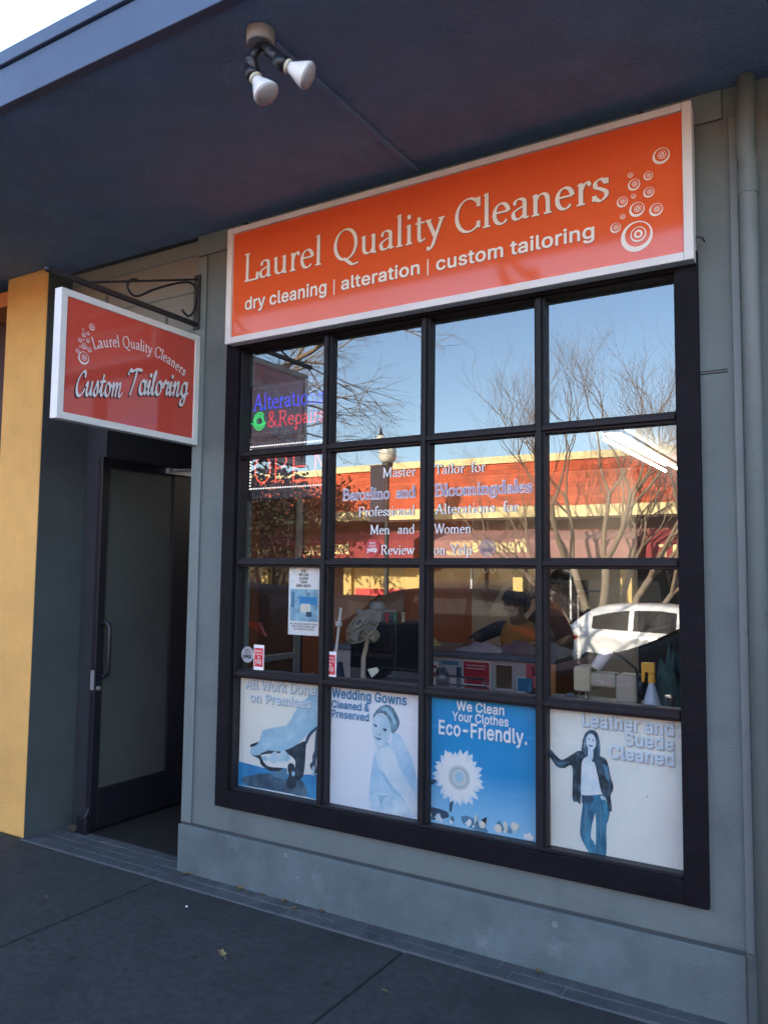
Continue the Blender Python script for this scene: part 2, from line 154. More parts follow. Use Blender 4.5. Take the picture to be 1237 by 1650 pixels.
def sglyph(c,bold):
    if (c,bold) in _sc: return _sc[(c,bold)]
    adv,cs=SF[c]; L=[[Vector((q[2*k]/SCAP,q[2*k+1]/SCAP,0)) for k in range(len(q)//2)] for q in cs]
    area=lambda q:sum(q[k].x*q[(k+1)%len(q)].y-q[k].y*q[(k+1)%len(q)].x for k in range(len(q)))
    ar=[area(q) for q in L]; sg=max(ar,key=abs)>0; V=[]; F=[]
    outs=[q for q,a in zip(L,ar) if (a>0)==sg]; holes=[q for q,a in zip(L,ar) if (a>0)!=sg]
    for k,q in enumerate(outs):
        G=[q]+(holes if q is max(outs,key=lambda z:abs(area(z))) else []); n=len(V); V+=[Vector((p.x,p.y)) for g in G for p in g]
        for t in tessellate_polygon(G):
            a,b,d=(V[n+i] for i in t); t=[n+i for i in t]; F.append(t if (b-a).cross(d-a)>0 else t[::-1])
    if bold:
        for q in L:
            for i,p in enumerate(q):
                p=Vector((p.x,p.y)); r=q[(i+1)%len(q)]; r=Vector((r.x,r.y)); d=r-p
                if d.length<1e-5: continue
                d=d.normalized()*bold; nn=Vector((-d.y,d.x)); n=len(V); V+=[p-nn,r-nn,r+nn,p+nn]; F.append([n,n+1,n+2,n+3])
                n=len(V); V+=[p+Vector((math.cos(k*math.pi/4+.39),math.sin(k*math.pi/4+.39)))*bold for k in range(8)]; F.append(list(range(n,n+8)))
    F=[f for f in F if abs(sum(V[f[k]].cross(V[f[(k+1)%len(f)]]) for k in range(len(f))))>1e-7]
    o=delaunay_2d_cdt(V,[],F,0,1e-5); r=([(v.x,v.y) for v in o[0]],[f for f,og in zip(o[2],o[5]) if og],adv/SCAP); _sc[(c,bold)]=r; return r
def sans(text,x0,x1,base,cap,bold=0.0,shear=0):
    """grotesque letters from stored outlines, fitted to the box; bold thickens the strokes"""
    v=[];f=[];u=0; bold*=3
    for c in text:
        if c==' ': u+=SSPACE/SCAP*1.0+.02; continue
        V,F,adv=sglyph(c,round(bold,4)); n=len(v); v+=[(u+x,y) for x,y in V]; f+=[[n+i for i in q] for q in F]; u+=adv+bold*.9
    xs=[p[0] for p in v]; a,b=min(xs),max(xs); s=(x1-x0)/(b-a)
    return [(x0+(x-a)*s+shear*y*cap,base+y*cap) for x,y in v],f
# ---------------------------------------------------------------- mesh helpers
def wm(o):
    m=Matrix.Identity(4)
    while o is not None: m=o.matrix_basis@m; o=o.parent
    return m
class MB:
    def __init__(s): s.v=[]; s.f=[]
    def add(s,V,F,fn=None):
        n=len(s.v); s.v+=[tuple(fn(*p)) if fn else tuple(p) for p in V]; s.f+=[[n+i for i in q] for q in F]; return s
    def box(s,x0,x1,y0,y1,z0,z1):
        return s.add([(x,y,z) for x in (x0,x1) for y in (y0,y1) for z in (z0,z1)],[(0,1,3,2),(4,6,7,5),(0,4,5,1),(2,3,7,6),(0,2,6,4),(1,5,7,3)])
    def sheet(s,vf,y=0,flip=False): return s.add([(a,y,b) for a,b in vf[0]],[q[::-1] for q in vf[1]] if flip else vf[1])
    def poly(s,P,y=0): return s.add([(a,y,b) for a,b in P],[list(range(len(P)))])
    def prism(s,P,fn,d0,d1):
        """outline P of (a,b) extruded from d0 to d1; fn(a,b,d) -> xyz"""
        n=len(P); V=[fn(a,b,d0) for a,b in P]+[fn(a,b,d1) for a,b in P]
        return s.add(V,[list(range(n))[::-1],list(range(n,2*n))]+[(i,(i+1)%n,n+(i+1)%n,n+i) for i in range(n)])
    def tube(s,P,r,n=8,cap=True):
        P=[Vector(p) for p in P]; m=len(P); rr=r if isinstance(r,(list,tuple)) else [r]*m
        ax=None; V=[]
        for i,p in enumerate(P):
            d=(P[min(i+1,m-1)]-P[max(i-1,0)]).normalized()
            if ax is None: ax=d.orthogonal().normalized()
            ax=(ax-d*ax.dot(d)); ax=ax.normalized() if ax.length>1e-6 else d.orthogonal().normalized()
            b=d.cross(ax)
            for k in range(n): t=2*math.pi*k/n; V.append(p+(ax*math.cos(t)+b*math.sin(t))*rr[i])
        F=[(i*n+k,i*n+(k+1)%n,(i+1)*n+(k+1)%n,(i+1)*n+k) for i in range(m-1) for k in range(n)]
        if cap: F+=[list(range(n))[::-1],list(range((m-1)*n,m*n))]
        return s.add(V,F)
    def lathe(s,prof,org=(0,0,0),axis=(0,0,1),n=20):
        """profile of (distance along axis, radius)"""
        a=Vector(axis).normalized(); u=a.orthogonal().normalized(); b=a.cross(u); o=Vector(org)
        V=[o+a*h+(u*math.cos(2*math.pi*k/n)+b*math.sin(2*math.pi*k/n))*max(r,1e-4) for h,r in prof for k in range(n)]; m=len(prof)
        return s.add(V,[(i*n+k,i*n+(k+1)%n,(i+1)*n+(k+1)%n,(i+1)*n+k) for i in range(m-1) for k in range(n)]+[list(range(n))[::-1],list(range((m-1)*n,m*n))])
    def ell(s,c,r,n=12,m=8):
        V=[(c[0]+r[0]*math.sin(math.pi*j/m)*math.cos(2*math.pi*i/n),c[1]+r[1]*math.sin(math.pi*j/m)*math.sin(2*math.pi*i/n),c[2]+r[2]*math.cos(math.pi*j/m)) for j in range(m+1) for i in range(n)]
        return s.add(V,[(j*n+i,(j+1)*n+i,(j+1)*n+(i+1)%n,j*n+(i+1)%n) for j in range(m) for i in range(n)])
    def build(s,name,mat,parent=None,world=True,smooth=False,bevel=0,sub=0,loc=None,rz=0):
        me=bpy.data.meshes.new(name); o=bpy.data.objects.new(name,me); C.objects.link(o)
        V=s.v
        if parent is not None:
            o.parent=parent
            if world: im=wm(parent).inverted(); V=[im@Vector(p) for p in V]
        elif loc is not None: o.location=loc; o.rotation_euler=(0,0,rz)
        me.from_pydata([tuple(p) for p in V],[],s.f); me.validate(); me.update()
        if mat is not None: me.materials.append(mat)
        if smooth: me.shade_smooth()
        if bevel:
            b=o.modifiers.new('bevel','BEVEL'); b.width=bevel; b.segments=2; b.limit_method='ANGLE'; b.angle_limit=R(40)
        if sub: q=o.modifiers.new('smooth','SUBSURF'); q.levels=sub; q.render_levels=sub
        return o
def tag(o,label=None,cat=None,group=None,kind=None):
    for k,v in (('label',label),('category',cat),('group',group),('kind',kind)):
        if v: o[k]=v
    return o
def thing(name,label,cat,loc=(0,0,0),rz=0,group=None):
    o=bpy.data.objects.new(name,None); C.objects.link(o); o.location=loc; o.rotation_euler=(0,0,rz); o.empty_display_size=.1
    return tag(o,label,cat,group)
def struct(o): o['kind']='structure'; return o
# ---------------------------------------------------------------- materials
def mat(name,col,rough=.6,var=.12,scale=6,bump=0,bscale=90,metal=0,coat=0,emit=None,stretch=None,spec=.5,spots=None,stain=None):
    m=bpy.data.materials.new(name); m.use_nodes=True; t=m.node_tree; N=t.nodes; L=t.links; b=N['Principled BSDF']
    b.inputs['Roughness'].default_value=rough; b.inputs['Metallic'].default_value=metal; b.inputs['Coat Weight'].default_value=coat; b.inputs['Coat Roughness'].default_value=.03
    b.inputs['Specular IOR Level'].default_value=spec
    tc=N.new('ShaderNodeTexCoord'); src=tc.outputs['Object']
    if stretch:
        mp=N.new('ShaderNodeMapping'); mp.inputs['Scale'].default_value=stretch; L.new(src,mp.inputs[0]); src=mp.outputs[0]
    if var or stain:
        n=N.new('ShaderNodeTexNoise'); n.inputs['Scale'].default_value=scale; n.inputs['Detail'].default_value=6; n.inputs['Roughness'].default_value=.62; L.new(src,n.inputs['Vector'])
        r=N.new('ShaderNodeValToRGB'); r.color_ramp.elements[0].position=.3; r.color_ramp.elements[1].position=.7
        r.color_ramp.elements[0].color=tuple(c*(1-var) for c in col)+(1,); r.color_ramp.elements[1].color=tuple(min(1,c*(1+var)) for c in col)+(1,)
        L.new(n.outputs[0],r.inputs[0]); out=r.outputs[0]
        if stain:
            sc,scale2,lo,hi=stain; n2=N.new('ShaderNodeTexNoise'); n2.inputs['Scale'].default_value=scale2; n2.inputs['Detail'].default_value=8; n2.inputs['Roughness'].default_value=.7; L.new(tc.outputs['Object'],n2.inputs['Vector'])
            mr=N.new('ShaderNodeMapRange'); mr.inputs[1].default_value=lo; mr.inputs[2].default_value=hi; L.new(n2.outputs[0],mr.inputs[0])
            mx=N.new('ShaderNodeMix'); mx.data_type='RGBA'; L.new(mr.outputs[0],mx.inputs[0]); L.new(out,mx.inputs[6]); mx.inputs[7].default_value=sc+(1,); out=mx.outputs[2]
        for sc,scale2,size in (spots or ()):
            vo=N.new('ShaderNodeTexVoronoi'); vo.inputs['Scale'].default_value=scale2; L.new(tc.outputs['Object'],vo.inputs['Vector'])
            sx=N.new('ShaderNodeSeparateColor'); L.new(vo.outputs['Color'],sx.inputs[0]); pw=N.new('ShaderNodeMath'); pw.operation='POWER'; pw.inputs[1].default_value=4; L.new(sx.outputs[0],pw.inputs[0])
            ml=N.new('ShaderNodeMath'); ml.operation='MULTIPLY'; ml.inputs[1].default_value=size; L.new(pw.outputs[0],ml.inputs[0]); lt=N.new('ShaderNodeMath'); lt.operation='LESS_THAN'; L.new(vo.outputs['Distance'],lt.inputs[0]); L.new(ml.outputs[0],lt.inputs[1])
            mf=N.new('ShaderNodeMath'); mf.operation='MULTIPLY'; mf.inputs[1].default_value=.75; L.new(lt.outputs[0],mf.inputs[0]); mx=N.new('ShaderNodeMix'); mx.data_type='RGBA'; L.new(mf.outputs[0],mx.inputs[0]); L.new(out,mx.inputs[6]); mx.inputs[7].default_value=sc+(1,); out=mx.outputs[2]
        L.new(out,b.inputs['Base Color'])
    else: b.inputs['Base Color'].default_value=col+(1,)
    if bump:
        n=N.new('ShaderNodeTexNoise'); n.inputs['Scale'].default_value=bscale; n.inputs['Detail'].default_value=4; L.new(src,n.inputs['Vector'])
        q=N.new('ShaderNodeBump'); q.inputs['Strength'].default_value=bump; q.inputs['Distance'].default_value=.01; L.new(n.outputs[0],q.inputs['Height']); L.new(q.outputs[0],b.inputs['Normal'])
    if emit: b.inputs['Emission Color'].default_value=emit[0]+(1,); b.inputs['Emission Strength'].default_value=emit[1]
    return m
def glassmat(name,f0,tint,warp=0,rough=0):
    m=bpy.data.materials.new(name); m.use_nodes=True; t=m.node_tree; N=t.nodes; L=t.links; N.remove(N['Principled BSDF'])
    tr=N.new('ShaderNodeBsdfTransparent'); tr.inputs[0].default_value=tint+(1,); gl=N.new('ShaderNodeBsdfGlossy'); gl.inputs['Roughness'].default_value=rough; gl.inputs[0].default_value=(1,1,1,1)
    lw=N.new('ShaderNodeLayerWeight'); lw.inputs[0].default_value=.5; pw=N.new('ShaderNodeMath'); pw.operation='POWER'; pw.inputs[1].default_value=5; L.new(lw.outputs['Facing'],pw.inputs[0]); fr=N.new('ShaderNodeMapRange'); fr.inputs[3].default_value=f0; fr.inputs[4].default_value=1; L.new(pw.outputs[0],fr.inputs[0]); mx=N.new('ShaderNodeMixShader'); L.new(fr.outputs[0],mx.inputs[0]); L.new(tr.outputs[0],mx.inputs[1]); L.new(gl.outputs[0],mx.inputs[2]); L.new(mx.outputs[0],N['Material Output'].inputs[0])
    if warp:
        tc=N.new('ShaderNodeTexCoord'); n=N.new('ShaderNodeTexNoise'); n.inputs['Scale'].default_value=1.6; n.inputs['Detail'].default_value=1; L.new(tc.outputs['Object'],n.inputs['Vector'])
        q=N.new('ShaderNodeBump'); q.inputs['Strength'].default_value=1; q.inputs['Distance'].default_value=warp; L.new(n.outputs[0],q.inputs['Height']); L.new(q.outputs[0],gl.inputs['Normal'])
    return m
def gradmat(name,c0,c1,z0,z1,rough=.45):
    """printed paper whose ink runs from c0 at height z0 to c1 at z1"""
    m=bpy.data.materials.new(name); m.use_nodes=True; t=m.node_tree; N=t.nodes; L=t.links; b=N['Principled BSDF']; b.inputs['Roughness'].default_value=rough
    tc=N.new('ShaderNodeTexCoord'); sp=N.new('ShaderNodeSeparateXYZ'); L.new(tc.outputs['Object'],sp.inputs[0]); mr=N.new('ShaderNodeMapRange'); mr.inputs[1].default_value=z0; mr.inputs[2].default_value=z1; L.new(sp.outputs[2],mr.inputs[0])
    n=N.new('ShaderNodeTexNoise'); n.inputs['Scale'].default_value=5; L.new(tc.outputs['Object'],n.inputs['Vector']); ad=N.new('ShaderNodeMath'); ad.operation='MULTIPLY_ADD'; ad.inputs[1].default_value=.25; L.new(n.outputs[0],ad.inputs[0]); L.new(mr.outputs[0],ad.inputs[2]); sb=N.new('ShaderNodeMath'); sb.operation='SUBTRACT'; sb.use_clamp=True; sb.inputs[1].default_value=.125; L.new(ad.outputs[0],sb.inputs[0])
    mx=N.new('ShaderNodeMix'); mx.data_type='RGBA'; L.new(sb.outputs[0],mx.inputs[0]); mx.inputs[6].default_value=c0+(1,); mx.inputs[7].default_value=c1+(1,); L.new(mx.outputs[2],b.inputs['Base Color']); return m
def courses(name,col,dark,bw,bh,rough=.8,plane='XZ',mortar=.02):
    """shingle / siding / tile courses"""
    m=bpy.data.materials.new(name); m.use_nodes=True; t=m.node_tree; N=t.nodes; L=t.links; b=N['Principled BSDF']; b.inputs['Roughness'].default_value=rough
    tc=N.new('ShaderNodeTexCoord'); sp=N.new('ShaderNodeSeparateXYZ'); cb=N.new('ShaderNodeCombineXYZ'); L.new(tc.outputs['Object'],sp.inputs[0]); L.new(sp.outputs['XYZ'.index(plane[0])],cb.inputs[0]); L.new(sp.outputs['XYZ'.index(plane[1])],cb.inputs[1])
    br=N.new('ShaderNodeTexBrick'); br.inputs['Scale'].default_value=1; br.inputs['Brick Width'].default_value=bw; br.inputs['Row Height'].default_value=bh; br.inputs['Mortar Size'].default_value=mortar; br.inputs['Mortar Smooth'].default_value=.3
    br.inputs['Color1'].default_value=tuple(c*.8 for c in col)+(1,); br.inputs['Color2'].default_value=tuple(min(1,c*1.2) for c in col)+(1,); br.inputs['Mortar'].default_value=dark+(1,); L.new(cb.outputs[0],br.inputs[0]); L.new(br.outputs[0],b.inputs['Base Color'])
    q=N.new('ShaderNodeBump'); q.invert=True; q.inputs['Strength'].default_value=.6; q.inputs['Distance'].default_value=.02; L.new(br.outputs['Fac'],q.inputs['Height']); L.new(q.outputs[0],b.inputs['Normal']); return m
M_wall=mat('grey blue painted stucco',(.133,.166,.162),.75,.1,3,.3,140,spots=(((.07,.08,.08),4,.05),((.22,.26,.26),9,.05)),stain=((.078,.10,.104),2.6,.52,.80))
M_trim=mat('grey blue painted board',(.150,.190,.188),.6,.08,4,.12,60,stretch=(8,8,1),stain=((.10,.12,.12),5,.62,.85))
M_siding=mat('warm grey painted siding',(.20,.205,.185),.7,.08,4,.1,60,stretch=(1,8,8))
M_plinth=mat('grey blue plinth concrete',(.108,.142,.150),.75,.22,4,.4,120,spots=(((.20,.24,.25),11,.16),((.05,.06,.06),8,.10)),stain=((.20,.24,.25),5,.58,.80))
M_yellow=mat('ochre yellow stucco',(.74,.42,.12),.75,.12,3,.45,90,spots=(((.35,.2,.08),5,.06),),stain=((.42,.23,.08),3,.6,.9))
M_maroon=mat('dark maroon paint',(.035,.008,.014),.6,.1)
M_soffit=mat('slate blue soffit stucco',(.165,.26,.40),.85,.14,5,.9,55,stain=((.22,.25,.36),1.2,.45,.75))
M_fascia=mat('blue grey fascia metal',(.070,.102,.175),.5,.12,2,.04,30)
M_black=mat('black painted wood',(.008,.0075,.011),.6,.25,9,.25,50,stretch=(1,1,1),spec=.12,stain=((.026,.024,.028),6,.66,.86))
M_bar=mat('dark brown glazing bar',(.016,.0155,.019),.5,.2,10,.1,60,spec=.22,stain=((.05,.048,.053),8,.62,.85))
M_doorblk=mat('black anodised door metal',(.012,.012,.018),.4,.2,5)
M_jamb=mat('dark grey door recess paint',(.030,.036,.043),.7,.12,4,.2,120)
M_dark=mat('dark interior',(.02,.02,.022),.8,.1)
M_orange=mat('burnt orange wall paint',(.24,.075,.03),.75,.1,2)
M_brownw=mat('brown panelling',(.10,.04,.022),.6,.2,3,stretch=(6,6,.6))
M_cream=mat('cream wall paint',(.40,.37,.31),.8,.06,2)
M_ceil=mat('interior ceiling tiles',(.10,.098,.095),.85,.05)
M_floor=mat('dark grey shop floor',(.025,.024,.023),.6,.2)
M_alu=mat('brushed aluminium',(.42,.44,.46),.4,.08,20,metal=.6)
M_glass=glassmat('window glass',.165,(.94,.96,.95),.00012)
M_frost=mat('obscured door glass',(.075,.086,.082),.22,.08,2,spec=.3)
M_white=mat('white painted metal',(.78,.79,.80),.4,.04,5)
M_signfr=mat('white sign frame',(.74,.74,.72),.45,.06,5,.04,40,stain=((.42,.40,.36),9,.66,.8))
M_signor=mat('orange sign acrylic',(.80,.125,.035),.10,.06,1.2,spec=.6)
M_signred=mat('red orange sign acrylic',(.58,.082,.058),.07,.05,2,spec=.6)
M_letter=mat('ivory vinyl',(.86,.82,.72),.35,.02)
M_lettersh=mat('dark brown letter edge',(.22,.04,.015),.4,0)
M_letterlt=mat('silver white vinyl',(.80,.78,.80),.35,.03)
M_ink=mat('black ink',(.012,.012,.014),.5,0)
M_iron=mat('black wrought iron',(.02,.02,.024),.5,.2,20,.1)
M_sideshade=mat('shade darkened grey stucco',(.060,.076,.080),.85,.12,4,.6,90)  # grey stucco of the pillar side, colour darkened to stand for its weaker light
M_pipe=mat('painted downspout',(.145,.178,.180),.5,.1,6,.1,30,stain=((.08,.085,.08),6,.58,.8))
M_bulb=mat('white reflector bulb glass',(.82,.81,.80),.18,.02)
M_paper=mat('white paper',(.80,.81,.80),.5,.03,3)
M_walk=mat('dark concrete pavement',(.040,.042,.045),.8,.4,26,.7,200,spots=(((.014,.015,.018),7,.16),((.10,.105,.11),16,.10)),stain=((.019,.021,.025),1.7,.47,.72))
M_joint=mat('pavement joint filler',(.018,.018,.02),.9,.1)
M_mortar=mat('light mortar',(.13,.137,.143),.9,.15,20)
M_brick=mat('worn grey paver',(.072,.078,.084),.85,.35,5,.3,120,stain=((.13,.14,.145),6,.55,.75))
M_leafd=mat('fallen dry leaf',(.20,.13,.055),.7,.3,40)
M_leafy=mat('yellow fallen leaf',(.30,.23,.095),.7,.3,60)
# ---------------------------------------------------------------- ground: pavement, kerb, street
m=MB()
xs=[-14.94,-13.48,-12.02,-10.56,-9.10,-7.64,-6.18,-4.72,-3.26,-1.80,-.34,1.12,2.58,4.04,5.5,6.96,8.42,9.88,11.34,12.8]; ys=[-4.4,-2.28,-.152]
for i in range(len(xs)-1):
    for j in range(len(ys)-1): m.box(xs[i]+.005,xs[i+1]-.005,ys[j]+.005,ys[j+1]-.004,-.12,rnd.uniform(-.001,.001))
struct(m.build('sidewalk',M_walk,bevel=.006))
struct(MB().box(-14.9,12.8,-4.38,-.16,-.13,-.008).build('sidewalk_joint_bed',M_joint))
M_kerb=mat('kerb concrete',(.22,.22,.21),.85,.15,3,.2,60)
M_road=mat('asphalt',(.05,.05,.052),.9,.25,1.5,.4,120)
struct(MB().box(-40,26,-4.58,-4.401,-.25,.003).build('kerb',M_kerb,bevel=.02))
struct(MB().add([(-60,-4.5,-.17),(40,-4.5,-.17),(40,-16.4,-.6),(-60,-16.4,-.6)],[(0,1,2,3)]).build('road',M_road))
struct(MB().box(-60,40,-16.55,-16.3,-.75,-.45).build('far_kerb',M_kerb,bevel=.02))
struct(MB().box(-60,40,-21,-16.552,-.8,-.45).build('far_sidewalk',mat('pale concrete pavement',(.30,.29,.27),.85,.12,2)))
struct(MB().add([(-200,-200,-.9),(200,-200,-.9),(200,200,-.9),(-200,200,-.9)],[(0,1,2,3)]).build('ground',mat('dry earth',(.16,.14,.11),.9,.2)))
# ---- strip of pavers along the shop front
m=MB(); 
rows=[(-.148,-.080),(-.074,-.006)]
for r,(a,b) in enumerate(rows+[(0,.068),(.074,.142)]):
    x=-1.50-rnd.uniform(0,.1); lim=2.62 if r<2 else -.33
    while x<lim:
        L=.215+rnd.uniform(-.006,.006); m.box(max(x,-1.5),min(x+L,lim),a,b,-.03,.003+rnd.uniform(-.0015,.0020)); x+=L+.007
struct(m.build('paver_strip',M_brick,bevel=.004))
struct(MB().box(-1.5,2.62,-.153,.0,-.1,.0).box(-1.49,-.33,.0005,.145,-.1,.0).build('paver_mortar',M_mortar))
# ---------------------------------------------------------------- the shop
shop=thing('shop_building','grey blue shop front with a black gridded display window under a deep canopy','shop',(1.1,0,0))
ZS=3.49
m=MB().box(-.33,-.03,0,.14,.0,ZS).box(2.26,2.6,0,.14,0,ZS).box(-.03,2.26,0,.14,0,.455).box(-.03,2.26,0,.14,2.83,ZS)
m.build('wall',M_wall,shop)
MB().box(-.342,-.27,-.012,-.0015,.262,3.36).build('corner_board',M_trim,shop,bevel=.003)
MB().box(-.342,2.42,-.014,-.0015,3.37,ZS-.002).build('head_board',M_trim,shop,bevel=.003)
MB().box(-.358,2.44,-.014,-.0015,.0,.248).build('plinth',M_plinth,shop,bevel=.004)
MB().box(-.345,2.44,-.004,-.0015,.2485,.262).build('plinth_shade_strip',mat('painted groove shade',(.045,.058,.062),.8,.2,6),shop)  # flush strip whose dark colour stands in for the groove's shadow line
MB().box(-1.488,-.344,.04,.10,2.72,ZS).build('siding',M_siding,shop)
m=MB()
for z in (3.405,3.19,2.97): m.box(-1.488,-.346,.034,.0398,z,z+.012)
m.build('siding_batten',M_trim,shop)
MB().box(2.262,2.42,-.003,-.0005,2.372,2.376).box(2.262,2.42,-.003,-.0005,2.382,2.385).build('wall_joint',M_dark,shop)
# canopy
MB().box(-14,12.8,-1.318,.0,ZS,ZS+.2).build('soffit',M_soffit,shop)
m=MB().box(-14,12.8,-1.365,-1.32,3.484,3.648).box(-14,12.8,-1.380,-1.32,3.652,3.712)
m.build('fascia',M_fascia,shop,bevel=.004)
MB().box(-14,12.8,-1.32,8,3.694,3.74).build('roof',mat('roof felt',(.08,.08,.085),.9,.1),shop)
MB().box(-14,12.8,7.8,8,-.1,3.69).build('rear_wall',M_wall,shop)
# batten on the soffit that carries the lamp cable
MB().box(1.085,1.108,-1.11,-.06,ZS-.016,ZS-.001).build('cable_cover',M_soffit,shop,bevel=.003)
# recess
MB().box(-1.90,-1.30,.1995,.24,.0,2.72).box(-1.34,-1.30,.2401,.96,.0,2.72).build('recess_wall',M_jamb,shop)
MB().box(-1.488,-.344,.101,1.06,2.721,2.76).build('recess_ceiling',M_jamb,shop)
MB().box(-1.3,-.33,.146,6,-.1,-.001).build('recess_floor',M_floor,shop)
m=MB().box(-1.3,-1.235,.97,1.03,0,2.719).box(-.40,-.335,.97,1.03,0,2.719).box(-1.2345,-.4005,.975,1.025,2.32,2.42).box(-1.2345,-.4005,.99,1.01,2.4205,2.719)
m.build('door_frame',M_doorblk,shop,bevel=.003)
# partition beside the recess, seen through the window
MB().box(-.33,-.27,.141,.5,.0,2.84).build('partition',M_orange,shop)
MB().box(-.33,-.27,.5005,.845,.0,2.84).build('partition_panel',M_brownw,shop)
MB().box(-.332,-.262,.8455,.91,.0,2.84).box(-.262,-.255,.5,.8454,1.06,1.10).build('partition_post',M_alu,shop,bevel=.003)
# interior shell
MB().box(-1.5,-1.45,1.7,6.0,.0,2.84).build('side_wall',M_orange,shop)
MB().box(-1.5,-1.45,1.04,1.6995,.0,2.84).build('dark_panelling',M_brownw,shop); MB().box(-1.449,-1.44,3.6,4.3,0,2.1).build('inner_door',M_brownw,shop)
MB().box(-1.5,.6,6.0,6.1,.0,2.84).build('back_wall',M_cream,shop); MB().box(.6005,2.6,5.96,6.1,.0,2.84).build('rear_opening',M_dark,shop)
MB().box(2.5,2.6,.141,6.0,.0,2.84).build('inner_wall',mat('dark brown inner wall',(.07,.055,.045),.8,.15,3),shop)
MB().box(-1.5,2.6,.1405,6.1,2.841,2.9).build('ceiling',M_ceil,shop)
MB().box(-.329,2.6,.1405,6.0,-.1,.0).build('floor',M_floor,shop)
# ---- display window: frame, bars, sixteen panes
XC=[0,.557,1.114,1.671,2.228]; ZC=[.486,1.069,1.646,2.219,2.786]
win=MB().box(-.09,-.008,-.028,-.0005,.386,2.86).box(2.236,2.322,-.028,-.0005,.386,2.86).box(-.0079,2.2359,-.026,-.0005,.386,.474).box(-.0079,2.2359,-.026,-.0005,2.79,2.86).build('shop_window',M_black,shop,bevel=.003)
MB().box(-.03,.0,.0,.07,.475,2.8).box(2.228,2.258,.0,.07,.475,2.8).box(.0005,2.2275,.0,.07,.456,.486).box(.0005,2.2275,.0,.07,2.786,2.83).build('inner_frame',M_bar,win,bevel=.003)
for x in XC[1:4]: MB().box(x-.024,x+.024,.006,.066,.487,2.785).box(x-.012,x+.012,-.012,.0055,.487,2.785).build('glazing_bar',M_bar,win,bevel=.003)
for z in ZC[1:4]:
    m=MB()
    for k in range(4): m.box(XC[k]+(.0245 if k else .001),XC[k+1]-(.0245 if k<3 else .001),.008,.064,z-.023,z+.023).box(XC[k]+(.0125 if k else .001),XC[k+1]-(.0125 if k<3 else .001),-.009,.0075,z-.011,z+.011)
    m.build('glazing_bar',M_bar,win,bevel=.003)
for i in range(4):
    for j in range(4):
        t=[rnd.uniform(-.0012,.0012) for _ in range(4)]
        x0,x1,z0,z1=XC[i]+.001,XC[i+1]-.001,ZC[j]+.001,ZC[j+1]-.001
        tx=rnd.uniform(-.001,.001); tz=rnd.uniform(-.0008,.0008)
        MB().add([(x0,.034-tx-tz,z0),(x1,.034+tx-tz,z0),(x1,.034+tx+tz,z1),(x0,.034-tx+tz,z1)],[(0,1,2,3)]).build('pane',M_glass,win)
# ---- open door leaf
door=MB().box(-1.292,-1.250,.135,.192,.016,2.312).box(-1.292,-1.250,.745,.965,.016,2.312).box(-1.292,-1.250,.1925,.7445,.016,.255).box(-1.292,-1.250,.1925,.7445,2.25,2.312).build('door',M_doorblk,shop,bevel=.003)
MB().box(-1.276,-1.266,.1925,.7445,.255,2.25).build('door_glass',M_frost,door)
MB().tube([(-1.249,.165,1.27),(-1.20,.165,1.275),(-1.175,.165,1.262),(-1.168,.165,1.23),(-1.168,.165,.99),(-1.175,.165,.958),(-1.20,.165,.945),(-1.249,.165,.95)],.0135,12).build('door_handle',M_doorblk,door,smooth=True)
MB().tube([(-1.249,.70,2.285),(-1.20,.70,2.288),(-1.02,.95,2.31)],.009,8).box(-1.25,-1.215,.66,.90,2.262,2.30).build('door_closer',M_alu,door)
MB().box(-1.287,-1.256,.1325,.1349,.86,.98).lathe([(0,.014),(.012,.014)],(-1.25,.16,.87),(1,0,0),14).build('door_lock',M_alu,door)
MB().box(-1.33,-1.24,.10,.134,.0,.10).prism([(.10,.1),(.134,.1),(.134,.16)],lambda a,b,d:(d,a,b),-1.30,-1.25).build('door_stop',M_doorblk,shop,bevel=.006)
# ---------------------------------------------------------------- neighbours
pil=thing('pillar','ochre yellow stucco pillar at the left edge with a grey inner side darkened in colour as shade','pillar',(-1.7,.03,0))
MB().box(-1.91,-1.4945,-.14,.199,.0,ZS-.001).build('shaft',M_yellow,pil,bevel=.012)
MB().box(-1.494,-1.4905,-.136,.199,.0,ZS-.001).build('inner_side',M_sideshade,pil)['label']='grey side of the pillar, darkened in colour as shade'
nb=thing('neighbouring_shop','dark maroon shop front beyond the yellow pillar','shop',(-6,.3,0))
MB().box(-14,-1.911,.12,.3,0,ZS-.001).build('wall',M_maroon,nb); MB().box(-14,-1.92,-.10,.119,3.33,3.43).build('head_trim',mat('orange trim board',(.6,.22,.06),.6),nb)
rb=thing('side_building','pale grey blue building wall to the right of the downpipe','building',(7,.1,0))
MB().box(2.625,12.8,-.03,.3,0,ZS-.001).build('wall',M_trim,rb)
MB().box(2.625,12.8,-.05,-.0305,0,.26).build('plinth',M_plinth,rb)
# downpipe
dp=thing('downpipe','painted round metal downpipe running up the wall to the canopy','downpipe',(2.475,-.05,0))
MB().tube([(2.510,-.040,.0),(2.510,-.040,3.16),(2.503,-.042,3.22),(2.512,-.045,3.488)],.033,20).build('pipe',M_pipe,dp,smooth=True)
MB().lathe([(0,.033),(.0,.036),(.09,.036),(.095,.033)],(2.510,-.040,3.03)).build('collar',M_pipe,dp,smooth=False)
MB().box(2.442,2.474,-.020,-.0005,.262,3.36).build('batten',M_pipe,dp,bevel=.004)
